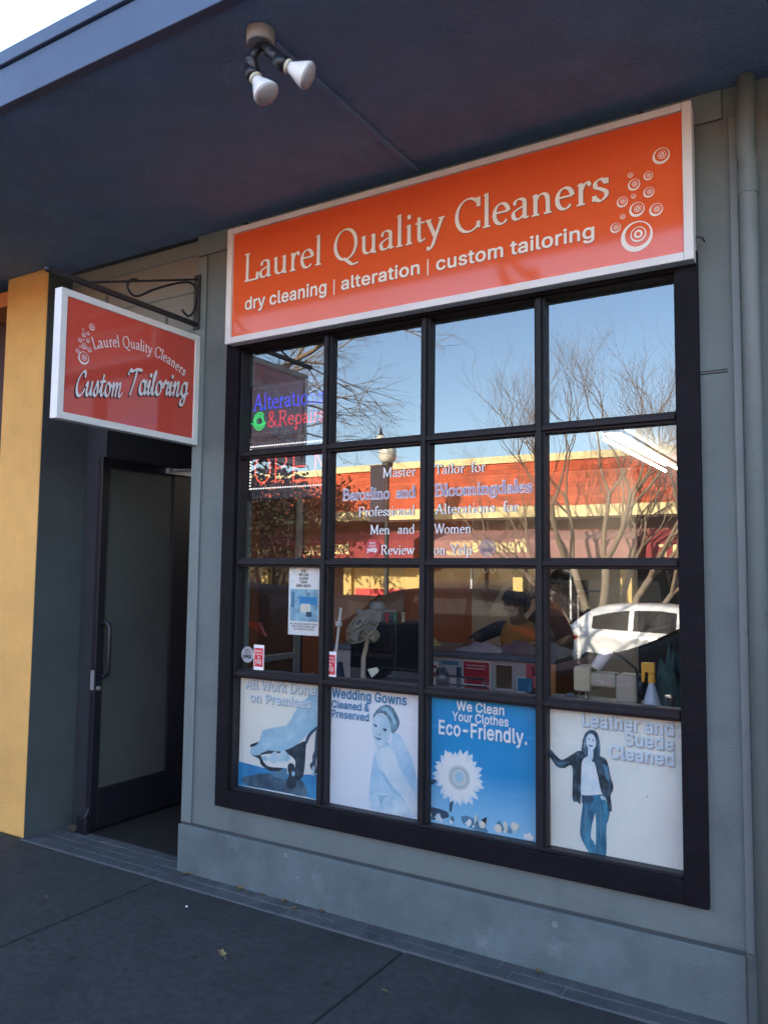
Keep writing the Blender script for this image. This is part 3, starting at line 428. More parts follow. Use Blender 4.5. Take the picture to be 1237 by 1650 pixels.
# ---------------------------------------------------------------- the big fascia sign
sg=thing('shop_sign','long orange shop sign with ivory serif lettering in a white frame above the window','sign',(1.14,-.05,2.8))
X0,X1,Z0,Z1=-.047,2.322,2.803,3.433
MB().box(X0+.004,X1-.004,-.072,-.0145,Z0+.004,Z1-.004).build('sign_box',M_signfr,sg)
MB().box(X0,X0+.036,-.092,-.0725,Z0,Z1).box(X1-.036,X1,-.092,-.0725,Z0,Z1).box(X0+.0365,X1-.0365,-.0915,-.0725,Z0,Z0+.034).box(X0+.0365,X1-.0365,-.0915,-.0725,Z1-.03,Z1).build('frame',M_signfr,sg,bevel=.003)
MB().box(X0+.036,X1-.036,-.0765,-.0728,Z0+.034,Z1-.03).build('panel',M_signor,sg)
YS=-.0775
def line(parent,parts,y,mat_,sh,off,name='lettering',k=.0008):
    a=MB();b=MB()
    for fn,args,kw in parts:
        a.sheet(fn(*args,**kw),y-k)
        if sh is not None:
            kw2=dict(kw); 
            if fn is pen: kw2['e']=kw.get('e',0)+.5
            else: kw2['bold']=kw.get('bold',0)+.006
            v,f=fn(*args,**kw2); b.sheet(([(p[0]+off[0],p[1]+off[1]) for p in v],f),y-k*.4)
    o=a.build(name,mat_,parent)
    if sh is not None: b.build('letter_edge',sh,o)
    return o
P=dict(T=10,t=3.2)
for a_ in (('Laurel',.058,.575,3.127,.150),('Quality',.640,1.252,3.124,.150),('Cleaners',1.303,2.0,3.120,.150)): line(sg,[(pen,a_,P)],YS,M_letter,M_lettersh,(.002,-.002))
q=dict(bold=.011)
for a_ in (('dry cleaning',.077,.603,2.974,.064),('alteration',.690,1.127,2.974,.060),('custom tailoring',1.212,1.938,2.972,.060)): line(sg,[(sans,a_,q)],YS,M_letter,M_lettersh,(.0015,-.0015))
for x in (.645,1.166): MB().box(x,x+.006,YS-.0008,YS,2.957,3.034).build('divider',M_letter,sg)
BUB=[(2.107,2.940,.062),(2.205,3.245,.033),(2.155,3.177,.018),(2.086,3.198,.011),(2.099,3.154,.024),(2.097,3.108,.010),(2.156,3.109,.021),(2.052,3.094,.022),(2.109,3.050,.030),(2.183,3.032,.026),(2.054,3.034,.011),(2.024,2.993,.021)]
def ring(m,x,z,ro,ri,ox,oz,y,n=36):
    V=[];
    for k in range(n):
        a=2*math.pi*k/n; V+=[(x+ro*math.cos(a),y,z+ro*math.sin(a)),(x+ox+ri*math.cos(a),y,z+oz+ri*math.sin(a))]
    return m.add(V,[(2*k,2*((k+1)%n),2*((k+1)%n)+1,2*k+1) for k in range(n)])
def bubble(m,x,z,r,y):
    ring(m,x,z,r,r*.80,r*.06,r*.12,y); ring(m,x+r*.1,z+r*.12,r*.50,r*.42,0,r*.03,y); ring(m,x+r*.1,z+r*.14,r*.27,r*.14,0,0,y)
for x,z,r in BUB: bubble(m0:=MB(),x,z,r,YS-.0008); m0.build('bubble',M_letter,sg)
for x,z in ((.06,3.436),(2.12,3.436)): MB().box(x,x+.02,-.085,-.06,z,z+.012).build('fixing_clip',M_iron,sg)
MB().tube([(2.325,-.06,2.90),(2.345,-.05,2.895),(2.352,-.03,2.885)],.004,6).build('fixing_hook',M_iron,sg)
# ---------------------------------------------------------------- hanging sign (faces +x; its local x runs towards the wall)
hs=thing('hanging_sign','small red orange sign with silver script hanging from an iron bracket beside the door','hanging sign',(-.325,-.462,2.29),R(90))
def HB(): return MB()
a,b,z0,z1=-.45,.45,0,.615
HB().box(a,a+.036,-.025,.025,z0,z1).box(b-.036,b,-.025,.025,z0,z1).box(a+.0365,b-.0365,-.0245,.0245,z0,z0+.034).box(a+.0365,b-.0365,-.0245,.0245,z1-.034,z1).build('frame',M_signfr,hs,world=False,bevel=.003)
HB().box(a+.036,b-.036,-.018,.018,z0+.034,z1-.034).build('panel',M_signred,hs,world=False)
def H(vf): return ([(h+.465,z-2.29) for h,z in vf[0]],vf[1])
YH=-.0186
def bow(X,Y,xm):
    k=.75; s=-2*k*(xm+.425); L=math.hypot(1,s); dx=X-xm
    return (xm+(dx-s*Y)/L, 2.722-k*(xm+.425)**2+(s*dx+Y)/L)
MB().sheet(H(pen('Laurel Quality Cleaners',-.722,-.125,0,.056,T=11,t=4.5,path=bow)),YH-.0006).build('lettering',M_letterlt,hs,world=False)
def rise(z,s): return lambda X,Y,xm:(X,z+s*(X+.46)+Y)
o=MB().sheet(H(pen('Custom',-.825,-.545,0,.112,T=12,t=5,script=True,shear=.2,path=rise(2.475,.17))),YH-.0014).build('lettering',M_letterlt,hs,world=False)
o2=MB().sheet(H(pen('Tailoring',-.520,-.100,0,.122,T=12,t=5,script=True,shear=.2,path=rise(2.490,.17))),YH-.0014).build('lettering',M_letterlt,hs,world=False)
sh=lambda vf:([(x-.006,y-.007) for x,y in vf[0]],vf[1])
MB().sheet(H(sh(pen('Custom',-.825,-.545,0,.112,T=12,t=5,e=.8,script=True,shear=.2,path=rise(2.475,.17)))),YH-.0006).build('letter_edge',M_ink,o,world=False); MB().sheet(H(sh(pen('Tailoring',-.520,-.100,0,.122,T=12,t=5,e=.8,script=True,shear=.2,path=rise(2.490,.17)))),YH-.0006).build('letter_edge',M_ink,o2,world=False)
for x,z,r in BUB: bubble(m0:=MB(),-.776+.465+(x-2.107)*.42,2.606-2.29+(z-2.95)*.53,r*.5,YH-.0006); m0.build('bubble',M_letterlt,hs,world=False)
for h in (-.638,-.246):
    m=MB()
    for k in range(3):
        zz=.617+.019*k; m.tube([( h+.465+.007*math.cos(t)*(k%2),.007*math.cos(t)*(1-k%2),zz+.013*math.sin(t)) for t in [i*math.pi/5 for i in range(11)]],.0022,6,False)
    m.build('chain',M_iron,hs,world=False)
bk=thing('sign_bracket','black wrought iron scroll bracket fixed to the corner board above the door','bracket',(-.33,-.02,3.1))
MB().box(-.352,-.308,-.024,-.0125,2.945,3.26).build('wall_plate',M_iron,bk,bevel=.002)
MB().box(-.342,-.318,-.95,-.0245,2.962,2.986).build('arm',M_iron,bk,bevel=.002)
MB().lathe([(-.02,.006),(-.015,.013),(0,.016),(.015,.013),(.02,.004)],(-.33,-.965,2.974),(0,-1,0),14).build('finial',M_iron,bk,smooth=True)
MB().tube([(-.33,-.025,3.232),(-.33,-.735,2.987)],.006,8).build('stay_rod',M_iron,bk)
sc=crv((-.449,3.093),(-.486,3.081),(-.511,3.043),(-.482,3.007),(-.433,3.012),(-.345,3.07),(-.213,3.143),(-.087,3.196),(-.035,3.18),(-.028,3.12),(-.045,3.04),(-.085,3.005),(-.131,3.028))[1]
MB().tube([(-.33,h,z) for h,z in sc],.0065,8).build('scroll',M_iron,bk,smooth=True)
# ---------------------------------------------------------------- twin floodlight under the canopy
fl=thing('floodlight','twin floodlight with two white reflector bulbs mounted under the canopy','light fixture',(1.09,-1.176,ZS))
MB().lathe([(0,.05),(-.045,.05),(-.05,.044),(-.05,.0)],(1.09,-1.176,ZS),n=28).build('junction_box',mat('grey cast metal',(.30,.29,.29),.5,.1,30),fl,bevel=.002)
def flood(j,e,b):
    d=(Vector(b)-Vector(e)).normalized(); e=Vector(e)
    m=MB().tube([(1.09,-1.176,3.435),(1.09+(j[0]-1.09)*.6,j[1],j[2]+.02),j,tuple(e)],[.014,.017,.02,.024],12).ell(j,(.022,.022,.022)).lathe([(-.045,.022),(-.02,.026),(0,.027)],tuple(e),d,16)
    o=m.build('lamp_holder',M_doorblk,fl,smooth=True)
    MB().lathe([(0,.021),(.004,.024),(.012,.024),(.014,.021)],tuple(e),d,18).build('bulb_collar',mat('cream bulb collar',(.6,.56,.42),.4),fl)
    MB().lathe([(.014,.019),(.028,.023),(.05,.034),(.078,.046),(.084,.047),(.088,.046)],tuple(e),d,28).build('bulb',M_bulb,fl,smooth=True)
    MB().lathe([(.0882,.0455),(.094,.040),(.099,.028),(.102,.013),(.103,.0)],tuple(e),d,28).build('bulb_lens',mat('frosted bulb lens',(.42,.38,.37),.35,.02),fl,smooth=True)
flood((1.060,-1.19,3.385),(1.078,-1.188,3.318),(1.122,-1.180,3.252))
flood((1.135,-1.175,3.40),(1.207,-1.176,3.325),(1.30,-1.130,3.268))
# outlines of the printed pictures, in millimetres on the window plane (x, z)
Tp1={'arm':[(140,732),(152,770),(170,788),(237,807),(297,821),(327,843),(356,886),(380,919),(447,983),(504,1023),(506,847),(461,812),(394,750),(340,716),(310,709),(270,692),(209,689),(173,685),(142,661),(90,651),(81,681),(120,706)],'table':[(-8,608),(170,597),(289,582),(509,608),(506,488),(444,492),(266,492),(-12,488)],'plate':[(19,513),(51,537),(202,574),(314,565),(413,568),(444,496),(316,494),(204,495),(79,493)],'body':[(311,701),(394,746),(433,758),(434,709),(429,626),(413,579),(364,565),(372,643),(361,668),(321,687)],'guard':[(87,650),(138,637),(149,614),(175,598),(212,587),(296,594),(298,612),(212,607),(175,621),(159,643),(163,663),(311,690),(310,713),(178,689),(143,659)],'tip':[(79,703),(148,729),(140,715),(120,704),(81,690)],'knob':[(325,625),(332,638),(347,643),(365,638),(370,615),(364,584),(379,555),(375,528),(350,516),(325,525),(320,551),(334,580),(326,606)],'chrome':[(223,576),(263,590),(313,616),(324,583),(314,561),(264,559),(238,563)],'f1':[(158,651),(179,657),(195,648),(190,635),(169,633),(158,639)],'f2':[(195,644),(215,666),(232,684),(253,686),(263,664),(259,640),(242,628),(216,631)],'f3':[(266,657),(276,689),(290,701),(311,697),(314,675),(302,646),(277,638),(261,644)],'f4':[(306,670),(319,687),(336,677),(336,662),(322,648),(302,649)],'hose':[(431,758),(451,799),(504,843),(506,832),(466,793),(441,747)],'rod':[(490,723),(495,807),(509,836),(509,717),(498,667),(506,622),(490,609),(475,626),(462,651),(478,668),(478,695)]}
Tp2={'veil':[(932,854),(965,854),(998,818),(1040,746),(1072,634),(1077,521),(1042,492),(876,496),(829,497),(809,557),(821,678),(844,761),(919,809)],'skin':[(844,773),(872,780),(905,792),(943,773),(957,735),(995,670),(1050,600),(1073,539),(1042,496),(1010,541),(968,585),(902,642),(869,685),(849,721)],'shade':[(869,681),(893,664),(936,615),(978,582),(1010,545),(983,556),(931,599),(893,637)],'dress':[(847,579),(875,571),(950,586),(1015,538),(1042,496),(997,488),(829,493),(823,540)],'fold':[(856,564),(894,566),(936,580),(894,554),(876,512),(866,534)],'hair':[(823,906),(832,935),(860,966),(898,983),(931,975),(955,944),(971,910),(960,877),(937,854),(923,865),(918,900),(889,937),(851,937)],'face':[(823,890),(834,920),(856,937),(885,935),(913,907),(923,873),(918,833),(905,812),(880,789),(856,782),(839,792),(829,823),(822,854)],'hl':[(865,959),(903,970),(936,941),(950,911),(946,891),(927,921),(898,950)],'neck':[(853,781),(880,789),(907,812),(919,794),(882,769),(849,765)],'eyeA':[(833,879),(842,883),(852,879),(842,874)],'eyeB':[(883,867),(892,872),(904,867),(892,858)],'nose':[(858,842),(867,844),(866,839),(860,838)],'mouth':[(833,833),(848,827),(874,824),(867,817),(848,819)]}
Tp3={'hill':[(1123,554),(1199,548),(1224,539),(1219,517),(1123,497)],'leafA':[(1288,536),(1322,542),(1365,528),(1393,511),(1417,490),(1365,486),(1317,499),(1293,512)],'leafB':[(1122,664),(1162,678),(1157,660),(1122,642)],'stem':[(1229,579),(1250,608),(1248,595),(1241,551),(1231,547)]}
Tp4={'jacket':[(1684,865),(1700,872),(1723,850),(1749,838),(1795,868),(1825,883),(1909,871),(1933,855),(1947,795),(1956,769),(1956,745),(1946,720),(1951,667),(1936,663),(1929,703),(1908,734),(1894,798),(1879,843),(1835,847),(1827,789),(1824,678),(1809,678),(1790,687),(1790,813),(1754,804),(1723,808),(1692,848)],'shirt':[(1835,852),(1858,869),(1879,853),(1891,797),(1913,730),(1908,722),(1826,710),(1824,769),(1830,818)],'hairB':[(1828,885),(1835,924),(1848,959),(1870,972),(1893,964),(1904,927),(1904,875),(1894,845),(1872,847),(1850,868)],'face':[(1849,916),(1853,938),(1870,957),(1885,949),(1891,921),(1885,903),(1870,893),(1856,900)],'neck':[(1855,897),(1875,895),(1872,861),(1857,845),(1843,858)],'jeans':[(1826,711),(1908,722),(1922,707),(1932,690),(1942,659),(1936,625),(1928,596),(1924,483),(1886,481),(1861,483),(1823,540),(1823,602),(1831,665)],'gap':[(1883,644),(1886,608),(1884,522),(1877,531),(1865,548),(1870,595)],'pocket':[(1831,706),(1873,710),(1873,686),(1831,675)],'hand':[(1903,716),(1917,716),(1922,702),(1910,703)],'eyes':[(1855,935),(1867,934),(1865,930),(1856,931)],'smile':[(1858,912),(1878,911),(1870,904),(1860,907)],'hl':[(1918,843),(1935,832),(1942,785),(1932,784),(1923,811)],'hl2':[(1708,841),(1733,824),(1780,835),(1733,817)]}
def cm(name,c,rough=.5): return mat(name,c,rough,0)
def mmp(P): return [(x/1000,z/1000) for x,z in P]
def spl(P): return crv(*(mmp(P)+[mmp(P)[0]]))[1][:-1]
P_dark=cm('print black',(.015,.03,.05)); P_navy=cm('print navy',(.03,.075,.13)); P_mid=cm('print steel blue',(.09,.24,.36)); P_blue=cm('print blue',(.03,.27,.58)); P_sky=cm('print pale blue',(.36,.60,.74)); P_pale=cm('print ice blue',(.50,.68,.76)); P_vpale=cm('print faint blue',(.66,.78,.86)); P_white=cm('print white',(.86,.87,.86)); P_grey=cm('print grey',(.34,.38,.42)); P_jean=cm('print denim',(.03,.20,.34)); P_shadow=cm('print shadow grey',(.42,.42,.43)); P_txt=cm('print text blue',(.035,.22,.42)); P_cream=cm('print cream',(.78,.76,.66))
YP=.0485
def poster(name,label,x0,x1,z0,z1,paper,tilt=0):
    t=thing(name,label,'poster',((x0+x1)/2,YP,z0),group='advertising posters along the bottom of the window')
    MB().box(x0,x1,YP,YP+.003,z0,z1).build('sheet',paper,t)
    return t
def tone(name,c0,c1,scale,stretch=None,lo=.38,hi=.62):
    m=mat(name,c0,.5,.1,scale,stretch=stretch); r=[n for n in m.node_tree.nodes if n.type=='VALTORGB'][0].color_ramp
    r.elements[0].position=lo; r.elements[1].position=hi; r.elements[0].color=c0+(1,); r.elements[1].color=c1+(1,); return m
P_leather=tone('printed leather',(.008,.018,.028),(.10,.20,.27),34,(1,1,.55),.46,.70); P_denim=tone('printed denim',(.012,.10,.19),(.06,.30,.46),26,(1,1,.4)); P_hair=tone('printed hair',(.03,.08,.13),(.24,.40,.50),60,(1,1,.35)); P_hair2=tone('printed dark hair',(.012,.035,.06),(.10,.20,.28),70,(1,1,.2)); P_skin=tone('printed skin',(.30,.52,.66),(.50,.70,.79),9); P_skin2=tone('printed pale skin',(.46,.64,.76),(.68,.80,.87),11); P_iron=tone('printed iron',(.008,.018,.03),(.05,.11,.17),22,None,.45,.7); P_plate=tone('printed iron plate',(.02,.055,.10),(.10,.20,.28),9); P_gown=tone('printed gown',(.40,.64,.80),(.72,.84,.91),14); P_cloth=tone('printed blue cloth',(.02,.22,.50),(.06,.36,.66),6); P_top=tone('printed white top',(.60,.74,.80),(.88,.90,.90),20)
class Art:
    def __init__(s,t): s.t=t; s.k=0; s.o={}
    def __call__(s,name,P,m_,smooth=True,parent=None):
        s.k+=1; return MB().poly(P if isinstance(P[0][0],float) else (spl(P) if smooth else mmp(P)),YP-.00015*s.k).build(name,m_,parent or s.t)
# 1 ironing
t=poster('poster','cream poster of a hand pressing with a black iron, leftmost of the four posters',.003,.530,.480,1.062,gradmat('cream poster paper',(.80,.84,.82),(.88,.86,.76),.02,.45)); A=Art(t); q=Tp1
A('table',q['table'],P_cloth,False); A('iron_plate',q['plate'],P_plate); A('iron_body',q['body'],P_iron); A('iron_guard',q['guard'],P_iron); A('iron_tip',q['tip'],P_dark)
for k in ('f1','f2','f3','f4'): A('finger',q[k],P_sky if k in('f1','f4') else P_pale)
o=A('arm',q['arm'],P_skin); A('arm_shade',[(270,692),(330,712),(394,750),(461,812),(506,847),(506,890),(440,840),(380,790),(320,745),(262,716)],P_sky); A('thumb_line',[(95,655),(150,668),(215,695),(262,712),(205,702),(145,680)],P_sky)
A('iron_bracket',q['chrome'],P_mid); A('iron_knob',q['knob'],P_dark); A('knob_shine',[(350,600),(366,606),(372,590),(356,580)],P_sky); A('hose',q['hose'],P_navy); A('fitting',q['rod'],P_navy); A('fitting_shine',[(478,640),(492,650),(490,610),(480,600)],P_pale)
line(t,[(sans,('All Work Done',.040,.492,.992,.050),dict(bold=.01))],YP-.00015*A.k-.0004,P_vpale,P_shadow,(.004,-.005),name='heading'); line(t,[(sans,('on Premises',.070,.465,.926,.045),dict(bold=.01))],YP-.00015*A.k-.0004,P_vpale,P_shadow,(.004,-.005))
# 2 bride
t=poster('poster','pale poster of a bride looking over her shoulder, with blue lettering',.584,1.090,.482,1.05,gradmat('pale poster paper',(.76,.83,.90),(.86,.87,.90),.02,.5)); A=Art(t); q=Tp2
MB().box(.559,.583,YP+.004,YP+.008,.48,1.06).build('backing_card',mat('manila card',(.42,.36,.26),.7,.1),t)
A('veil',q['veil'],tone('printed veil',(.38,.62,.82),(.60,.77,.89),8)); A('neck',q['neck'],P_skin); A('shoulder',q['skin'],tone('printed shoulder',(.58,.73,.82),(.76,.85,.90),10)); A('arm_shade',q['shade'],P_sky); A('dress',q['dress'],P_gown); A('dress_fold',q['fold'],P_sky); A('hair',q['hair'],P_hair); A('face',q['face'],P_skin2); A('hair_shine',q['hl'],P_sky)
A('cheek',[(862,900),(880,880),(884,845),(868,820),(850,812),(862,840),(866,870)],P_pale)
A('brow',[(820,882),(835,888),(848,883),(834,883)],P_mid); A('brow',[(876,868),(890,874),(905,866),(890,868)],P_mid)
for k in ('eyeA','eyeB'): A('eye',q[k],P_navy)
A('nose',q['nose'],P_mid); A('mouth',q['mouth'],P_mid)
for s_,x0,x1,zb,c in (('Wedding Gowns',.590,1.010,.991,.044),('Cleaned &',.590,.806,.942,.035),('Preserved',.592,.806,.897,.035)): line(t,[(sans,(s_,x0,x1,zb,c),dict(bold=.012))],YP-.0046,P_txt,None,None)
# 3 sunflower
t=poster('poster','bright blue poster of a white sunflower under white lettering',1.112,1.650,.483,1.055,gradmat('blue poster paper',(.30,.62,.86),(.0,.29,.62),.02,.26)); A=Art(t); q=Tp3
A('hill',q['hill'],P_navy); A('leaf',q['leafB'],P_navy); A('stem',q['stem'],P_navy); A('leaf',q['leafA'],P_mid)
fx,fz=1.270,.702
for ringn,(r,n,mm) in enumerate(((.128,26,P_vpale),(.112,24,P_white))):
    m=MB()
    for i in range(n):
        a=2*math.pi*(i+.5*ringn)/n+rnd.uniform(-.08,.08); rr=r*rnd.uniform(.86,1.05); wd=.016
        ca,sa=math.cos(a),math.sin(a); V=[(fx+.04*ca,fz+.04*sa),(fx+rr*.6*ca+wd*sa,fz+rr*.6*sa-wd*ca),(fx+rr*.85*ca+wd*.7*sa,fz+rr*.85*sa-wd*.7*ca),(fx+rr*ca,fz+rr*sa),(fx+rr*.85*ca-wd*.7*sa,fz+rr*.85*sa+wd*.7*ca),(fx+rr*.6*ca-wd*sa,fz+rr*.6*sa+wd*ca)]
        m.poly(V,YP-.00015*(A.k+1)-.000012*i)
    A.k+=3; m.build('petals',mm,t)
disc=lambda x,z,r,rz=None,n=28:[(x+r*math.cos(2*math.pi*i/n),z+(rz or r)*math.sin(2*math.pi*i/n)) for i in range(n)]
A('flower_heart',disc(fx+.008,fz-.002,.054),cm('print stone',(.60,.66,.64))); A('seed_ring',disc(fx+.008,fz-.002,.044),cm('print seed grey',(.36,.45,.47))); A('seed_ring',disc(fx+.008,fz-.002,.039),cm('print seed pale',(.58,.66,.68))); A('flower_heart',disc(fx+.008,fz,.020),P_sky)
for i in range(34):
    x=1.125+rnd.random()*.50; h=.03+.03*math.sin(i*1.7)
    A.k+=0; A('blossom',[(x+(.009+.006*(i%3))*math.cos(a)*rnd.uniform(.6,1.1),.502+h*rnd.random()+(.008+.005*(i%3))*math.sin(a)*rnd.uniform(.6,1.1)) for a in [k*math.pi/4 for k in range(8)]],(P_cream,P_mid,P_white,P_vpale)[i%4]) if i<20 else None
for x,z,r in ((1.133,.52,.012),(1.39,.518,.018),(1.465,.514,.022),(1.540,.536,.020)): A('blossom',[(x+r*(1 if k%2 else .7)*math.cos(k*math.pi/8),z+r*(1 if k%2 else .7)*math.sin(k*math.pi/8)) for k in range(16)],P_cream)
for s_,x0,x1,zb,c in (('We Clean',1.266,1.494,.994,.040),('Your Clothes',1.246,1.514,.948,.038),('Eco-Friendly.',1.178,1.598,.882,.060)): line(t,[(sans,(s_,x0,x1,zb,c),dict(bold=.013))],YP-.0072,P_white,None,None)
# 4 leather
t=poster('poster','cream poster of a woman in a black leather jacket and blue jeans leaning left',1.684,2.224,.482,1.062,mat('foxed cream poster paper',(.80,.82,.76),.5,.10,2.2)); A=Art(t); q=Tp4
MB().poly([(1.684,.482),(1.700,.482),(1.699,.6),(1.696,.8),(1.699,.95),(1.696,1.05),(1.684,1.05)],YP-.0003).build('water_stain',cm('stained paper edge',(.60,.52,.38)),t)
A('neck',q['neck'],P_vpale); A('jeans',q['jeans'],P_denim); A('leg_gap',q['gap'],mat('poster paper',(.80,.82,.76),.5,.1,2.2)); A('pocket',q['pocket'],P_navy); A('shirt',q['shirt'],P_top); A('jacket',q['jacket'],P_leather)
A('shirt_front',[(1836,852),(1858,866),(1879,853),(1889,797),(1906,735),(1900,728),(1830,716),(1829,769),(1833,818)],P_top); A('hair',q['hairB'],P_hair2); A('neck',[(1856,900),(1876,893),(1876,862),(1866,842),(1856,862)],P_skin2); A('face',disc(1.869,.924,.0205,.033,20),cm('print pale face',(.70,.80,.86))); A('hair',[(1846,957),(1870,972),(1858,958),(1850,935),(1849,900),(1849,866),(1838,880),(1833,920)],P_hair2); A('hair',[(1866,972),(1892,964),(1905,927),(1905,875),(1897,848),(1889,854),(1892,895),(1892,932),(1884,956)],P_hair2); A('eyes',[(1857,935),(1862,937),(1866,934),(1861,932)],P_navy); A('eyes',[(1873,933),(1878,935),(1882,932),(1877,930)],P_navy); A('hair_shine',[(1841,930),(1848,945),(1846,915),(1838,890)],P_hair); A('smile',q['smile'],P_mid); A('hand',q['hand'],P_pale); A('jacket_shine',q['hl'],P_mid); A('jacket_shine',q['hl2'],P_mid); A('jean_crease',[(1845,690),(1852,640),(1846,560),(1838,600)],P_mid); A('jean_crease',[(1905,690),(1912,620),(1908,540),(1900,600)],P_mid)
for k in ((1992,764,3),(2060,756,2),(2090,741,5),(2172,696,2),(1782,487,5),(2214,986,4)): A('mark',[(k[0]/1000+k[2]/1000*math.cos(a)*rnd.uniform(.5,1.2),k[1]/1000+k[2]/1000*math.sin(a)*rnd.uniform(.5,1.2)) for a in range(6)],P_grey)
for s_,x0,x1,zb,c in (('Leather and',1.833,2.192,.986,.054),('Suede',2.004,2.192,.930,.050),('Cleaned',1.942,2.192,.872,.050)): line(t,[(sans,(s_,x0,x1,zb,c),dict(bold=.012))],YP-.0052,P_vpale,P_shadow,(.0035,-.0045))
# ---------------------------------------------------------------- vinyl lettering and stickers on the glass
YG=.030
wl=thing('window_lettering','white serif vinyl lettering in five lines across the two middle panes','lettering',(1.1,YG,1.68))
pw=dict(T=10,t=4)
for a_,b_ in (((('Master',.873,1.056,2.054,.046),pw),(('Tailor for',1.154,1.410,2.054,.045),dict(T=10,t=4,space=50))),
  ((('Professional',.738,1.053,1.871,.045),pw),(('Alterations for',1.160,1.566,1.871,.045),dict(T=10,t=4,space=55))),
  ((('Men and',.806,1.054,1.783,.044),dict(T=10,t=4,space=70)),(('Women',1.154,1.342,1.781,.044),pw)),
  ((('Review',.868,1.052,1.687,.044),pw),(('on Yelp',1.154,1.347,1.686,.044),dict(T=10,t=4,space=40)))):
    line(wl,[(pen,)+a_,(pen,)+b_],YG,P_white,None,None,'lettering_line')
lilac=cm('lilac vinyl',(.30,.19,.36))
line(wl,[(pen,('Barcelino and',.644,1.056,1.953,.054),dict(T=10,t=3.6,e=3.2,space=50)),(pen,('Bloomingdales',1.155,1.626,1.953,.054),dict(T=10,t=3.6,e=3.2))],YG,P_white,None,None,'lettering_line')
line(wl,[(pen,('Barcelino and',.644,1.056,1.953,.054),dict(T=9,t=2.4,space=50)),(pen,('Bloomingdales',1.155,1.626,1.953,.054),dict(T=9,t=2.4))],YG-.0012,lilac,None,None,'lettering_line')
V_red=cm('red sticker vinyl',(.62,.03,.05)); V_grey=cm('grey sticker vinyl',(.36,.37,.39))
def card(label,x0,x1,z0,z1):
    t=thing('sticker',label,'sticker',((x0+x1)/2,YG,z0),group='window stickers')
    MB().box(x0,x1,YG-.0012,YG,z0,z1).build('sheet',P_white,t); MB().box(x0+.005,x1-.005,YG-.0016,YG-.0013,z0+.022,z1-.016).build('red_field',V_red,t)
    for k,(s_,f_) in enumerate((('PEOPLE',.6),('LOVE US',.66),('ON',.22))):
        c=(x0+x1)/2; h=(x1-x0)*f_/2; line(t,[(sans,(s_,c-h,c+h,z1-.036-.016*k,.009),dict(bold=.01))],YG-.0017,P_white,None,None)
    line(t,[(sans,('yelp',x0+.011,x1-.012,z0+.040,.022),dict(bold=.03))],YG-.0017,P_white,None,None)
    line(t,[(sans,('yelp',x0+.011,x1-.012,z0+.040,.022),dict(bold=.0))],YG-.0020,V_red,None,None)
card('red and white window sticker in the left column of panes, beside the round grey sticker',.103,.170,1.086,1.220)
card('red and white window sticker at the foot of the second column, beside the fan',.556,.622,1.080,1.213)
def roundst(label,x,z,r,m1,m2,two=True):
    t=thing('sticker',label,'sticker',(x,YG,z-r),group='window stickers')
    MB().poly(disc(x,z,r,n=32),YG-.0006).build('sheet',m1,t)
    if two:
        for a_ in (('PEOPLE',x-.016,x+.016,z+.020,.008),('LOVE US',x-.020,x+.020,z+.006,.009)): line(t,[(sans,a_,dict(bold=.01))],YG-.0008,m2,None,None)
    line(t,[(sans,('yelp',x-r*.72,x+r*.62,z-.017,.020),dict(bold=.02))],YG-.0008,m2,None,None)
roundst('round grey window sticker at the lower left corner of the window',.060,1.166,.042,V_grey,P_ink if False else M_ink)
roundst('round red window sticker left of the last line of white lettering',.822,1.717,.043,cm('faded red sticker',(.50,.05,.06)),P_white)
film=bpy.data.materials.new('pale sticker film'); film.use_nodes=True; _t=film.node_tree; _b=_t.nodes['Principled BSDF']; _b.inputs['Base Color'].default_value=(.50,.42,.44,1); _b.inputs['Alpha'].default_value=.38
roundst('round pale window sticker over the last word of the white lettering',1.418,1.713,.040,film,cm('faded print',(.22,.17,.20)),False)
# rug flyer
t=thing('flyer','white flyer with a blue carpet photograph taped inside the left column of panes','flyer',(.4,.045,1.28))
MB().box(.312,.503,.0440,.0450,1.282,1.622).build('sheet',P_white,t)
for k,s_ in enumerate(('YES:','WE CAN','CLEAN','YOUR','AREA RUGS')):
    c=.405; h=(.017,.030,.028,.022,.046)[k]; line(t,[(sans,(s_,c-h,c+h,1.598-.0185*k,.0125),dict(bold=.018))],.0436,M_ink,None,None)
MB().box(.323,.500,.0434,.0438,1.352,1.512).build('photograph',mat('carpet photograph print',(.28,.50,.62),.5,.5,22),t)
a=MB().box(.38,.49,.0430,.0433,1.435,1.475).build('print_block',P_blue,t); MB().box(.39,.45,.0426,.0432,1.395,1.44).build('print_block',P_cream,t); MB().box(.425,.46,.0422,.0428,1.375,1.40).build('print_block',P_navy,t); MB().box(.33,.35,.0430,.0433,1.42,1.5).build('print_block',P_mid,t)
for k,(s_) in enumerate(('WE CAN CLEAN ORIENTAL RUGS','AND OTHER EXPERT DRY','IN STORE BY DETAIL')): line(t,[(sans,(s_,.326+.010*k,.494-.010*k,1.334-.013*k,.0075),dict(bold=.01))],.0436,M_ink,None,None)
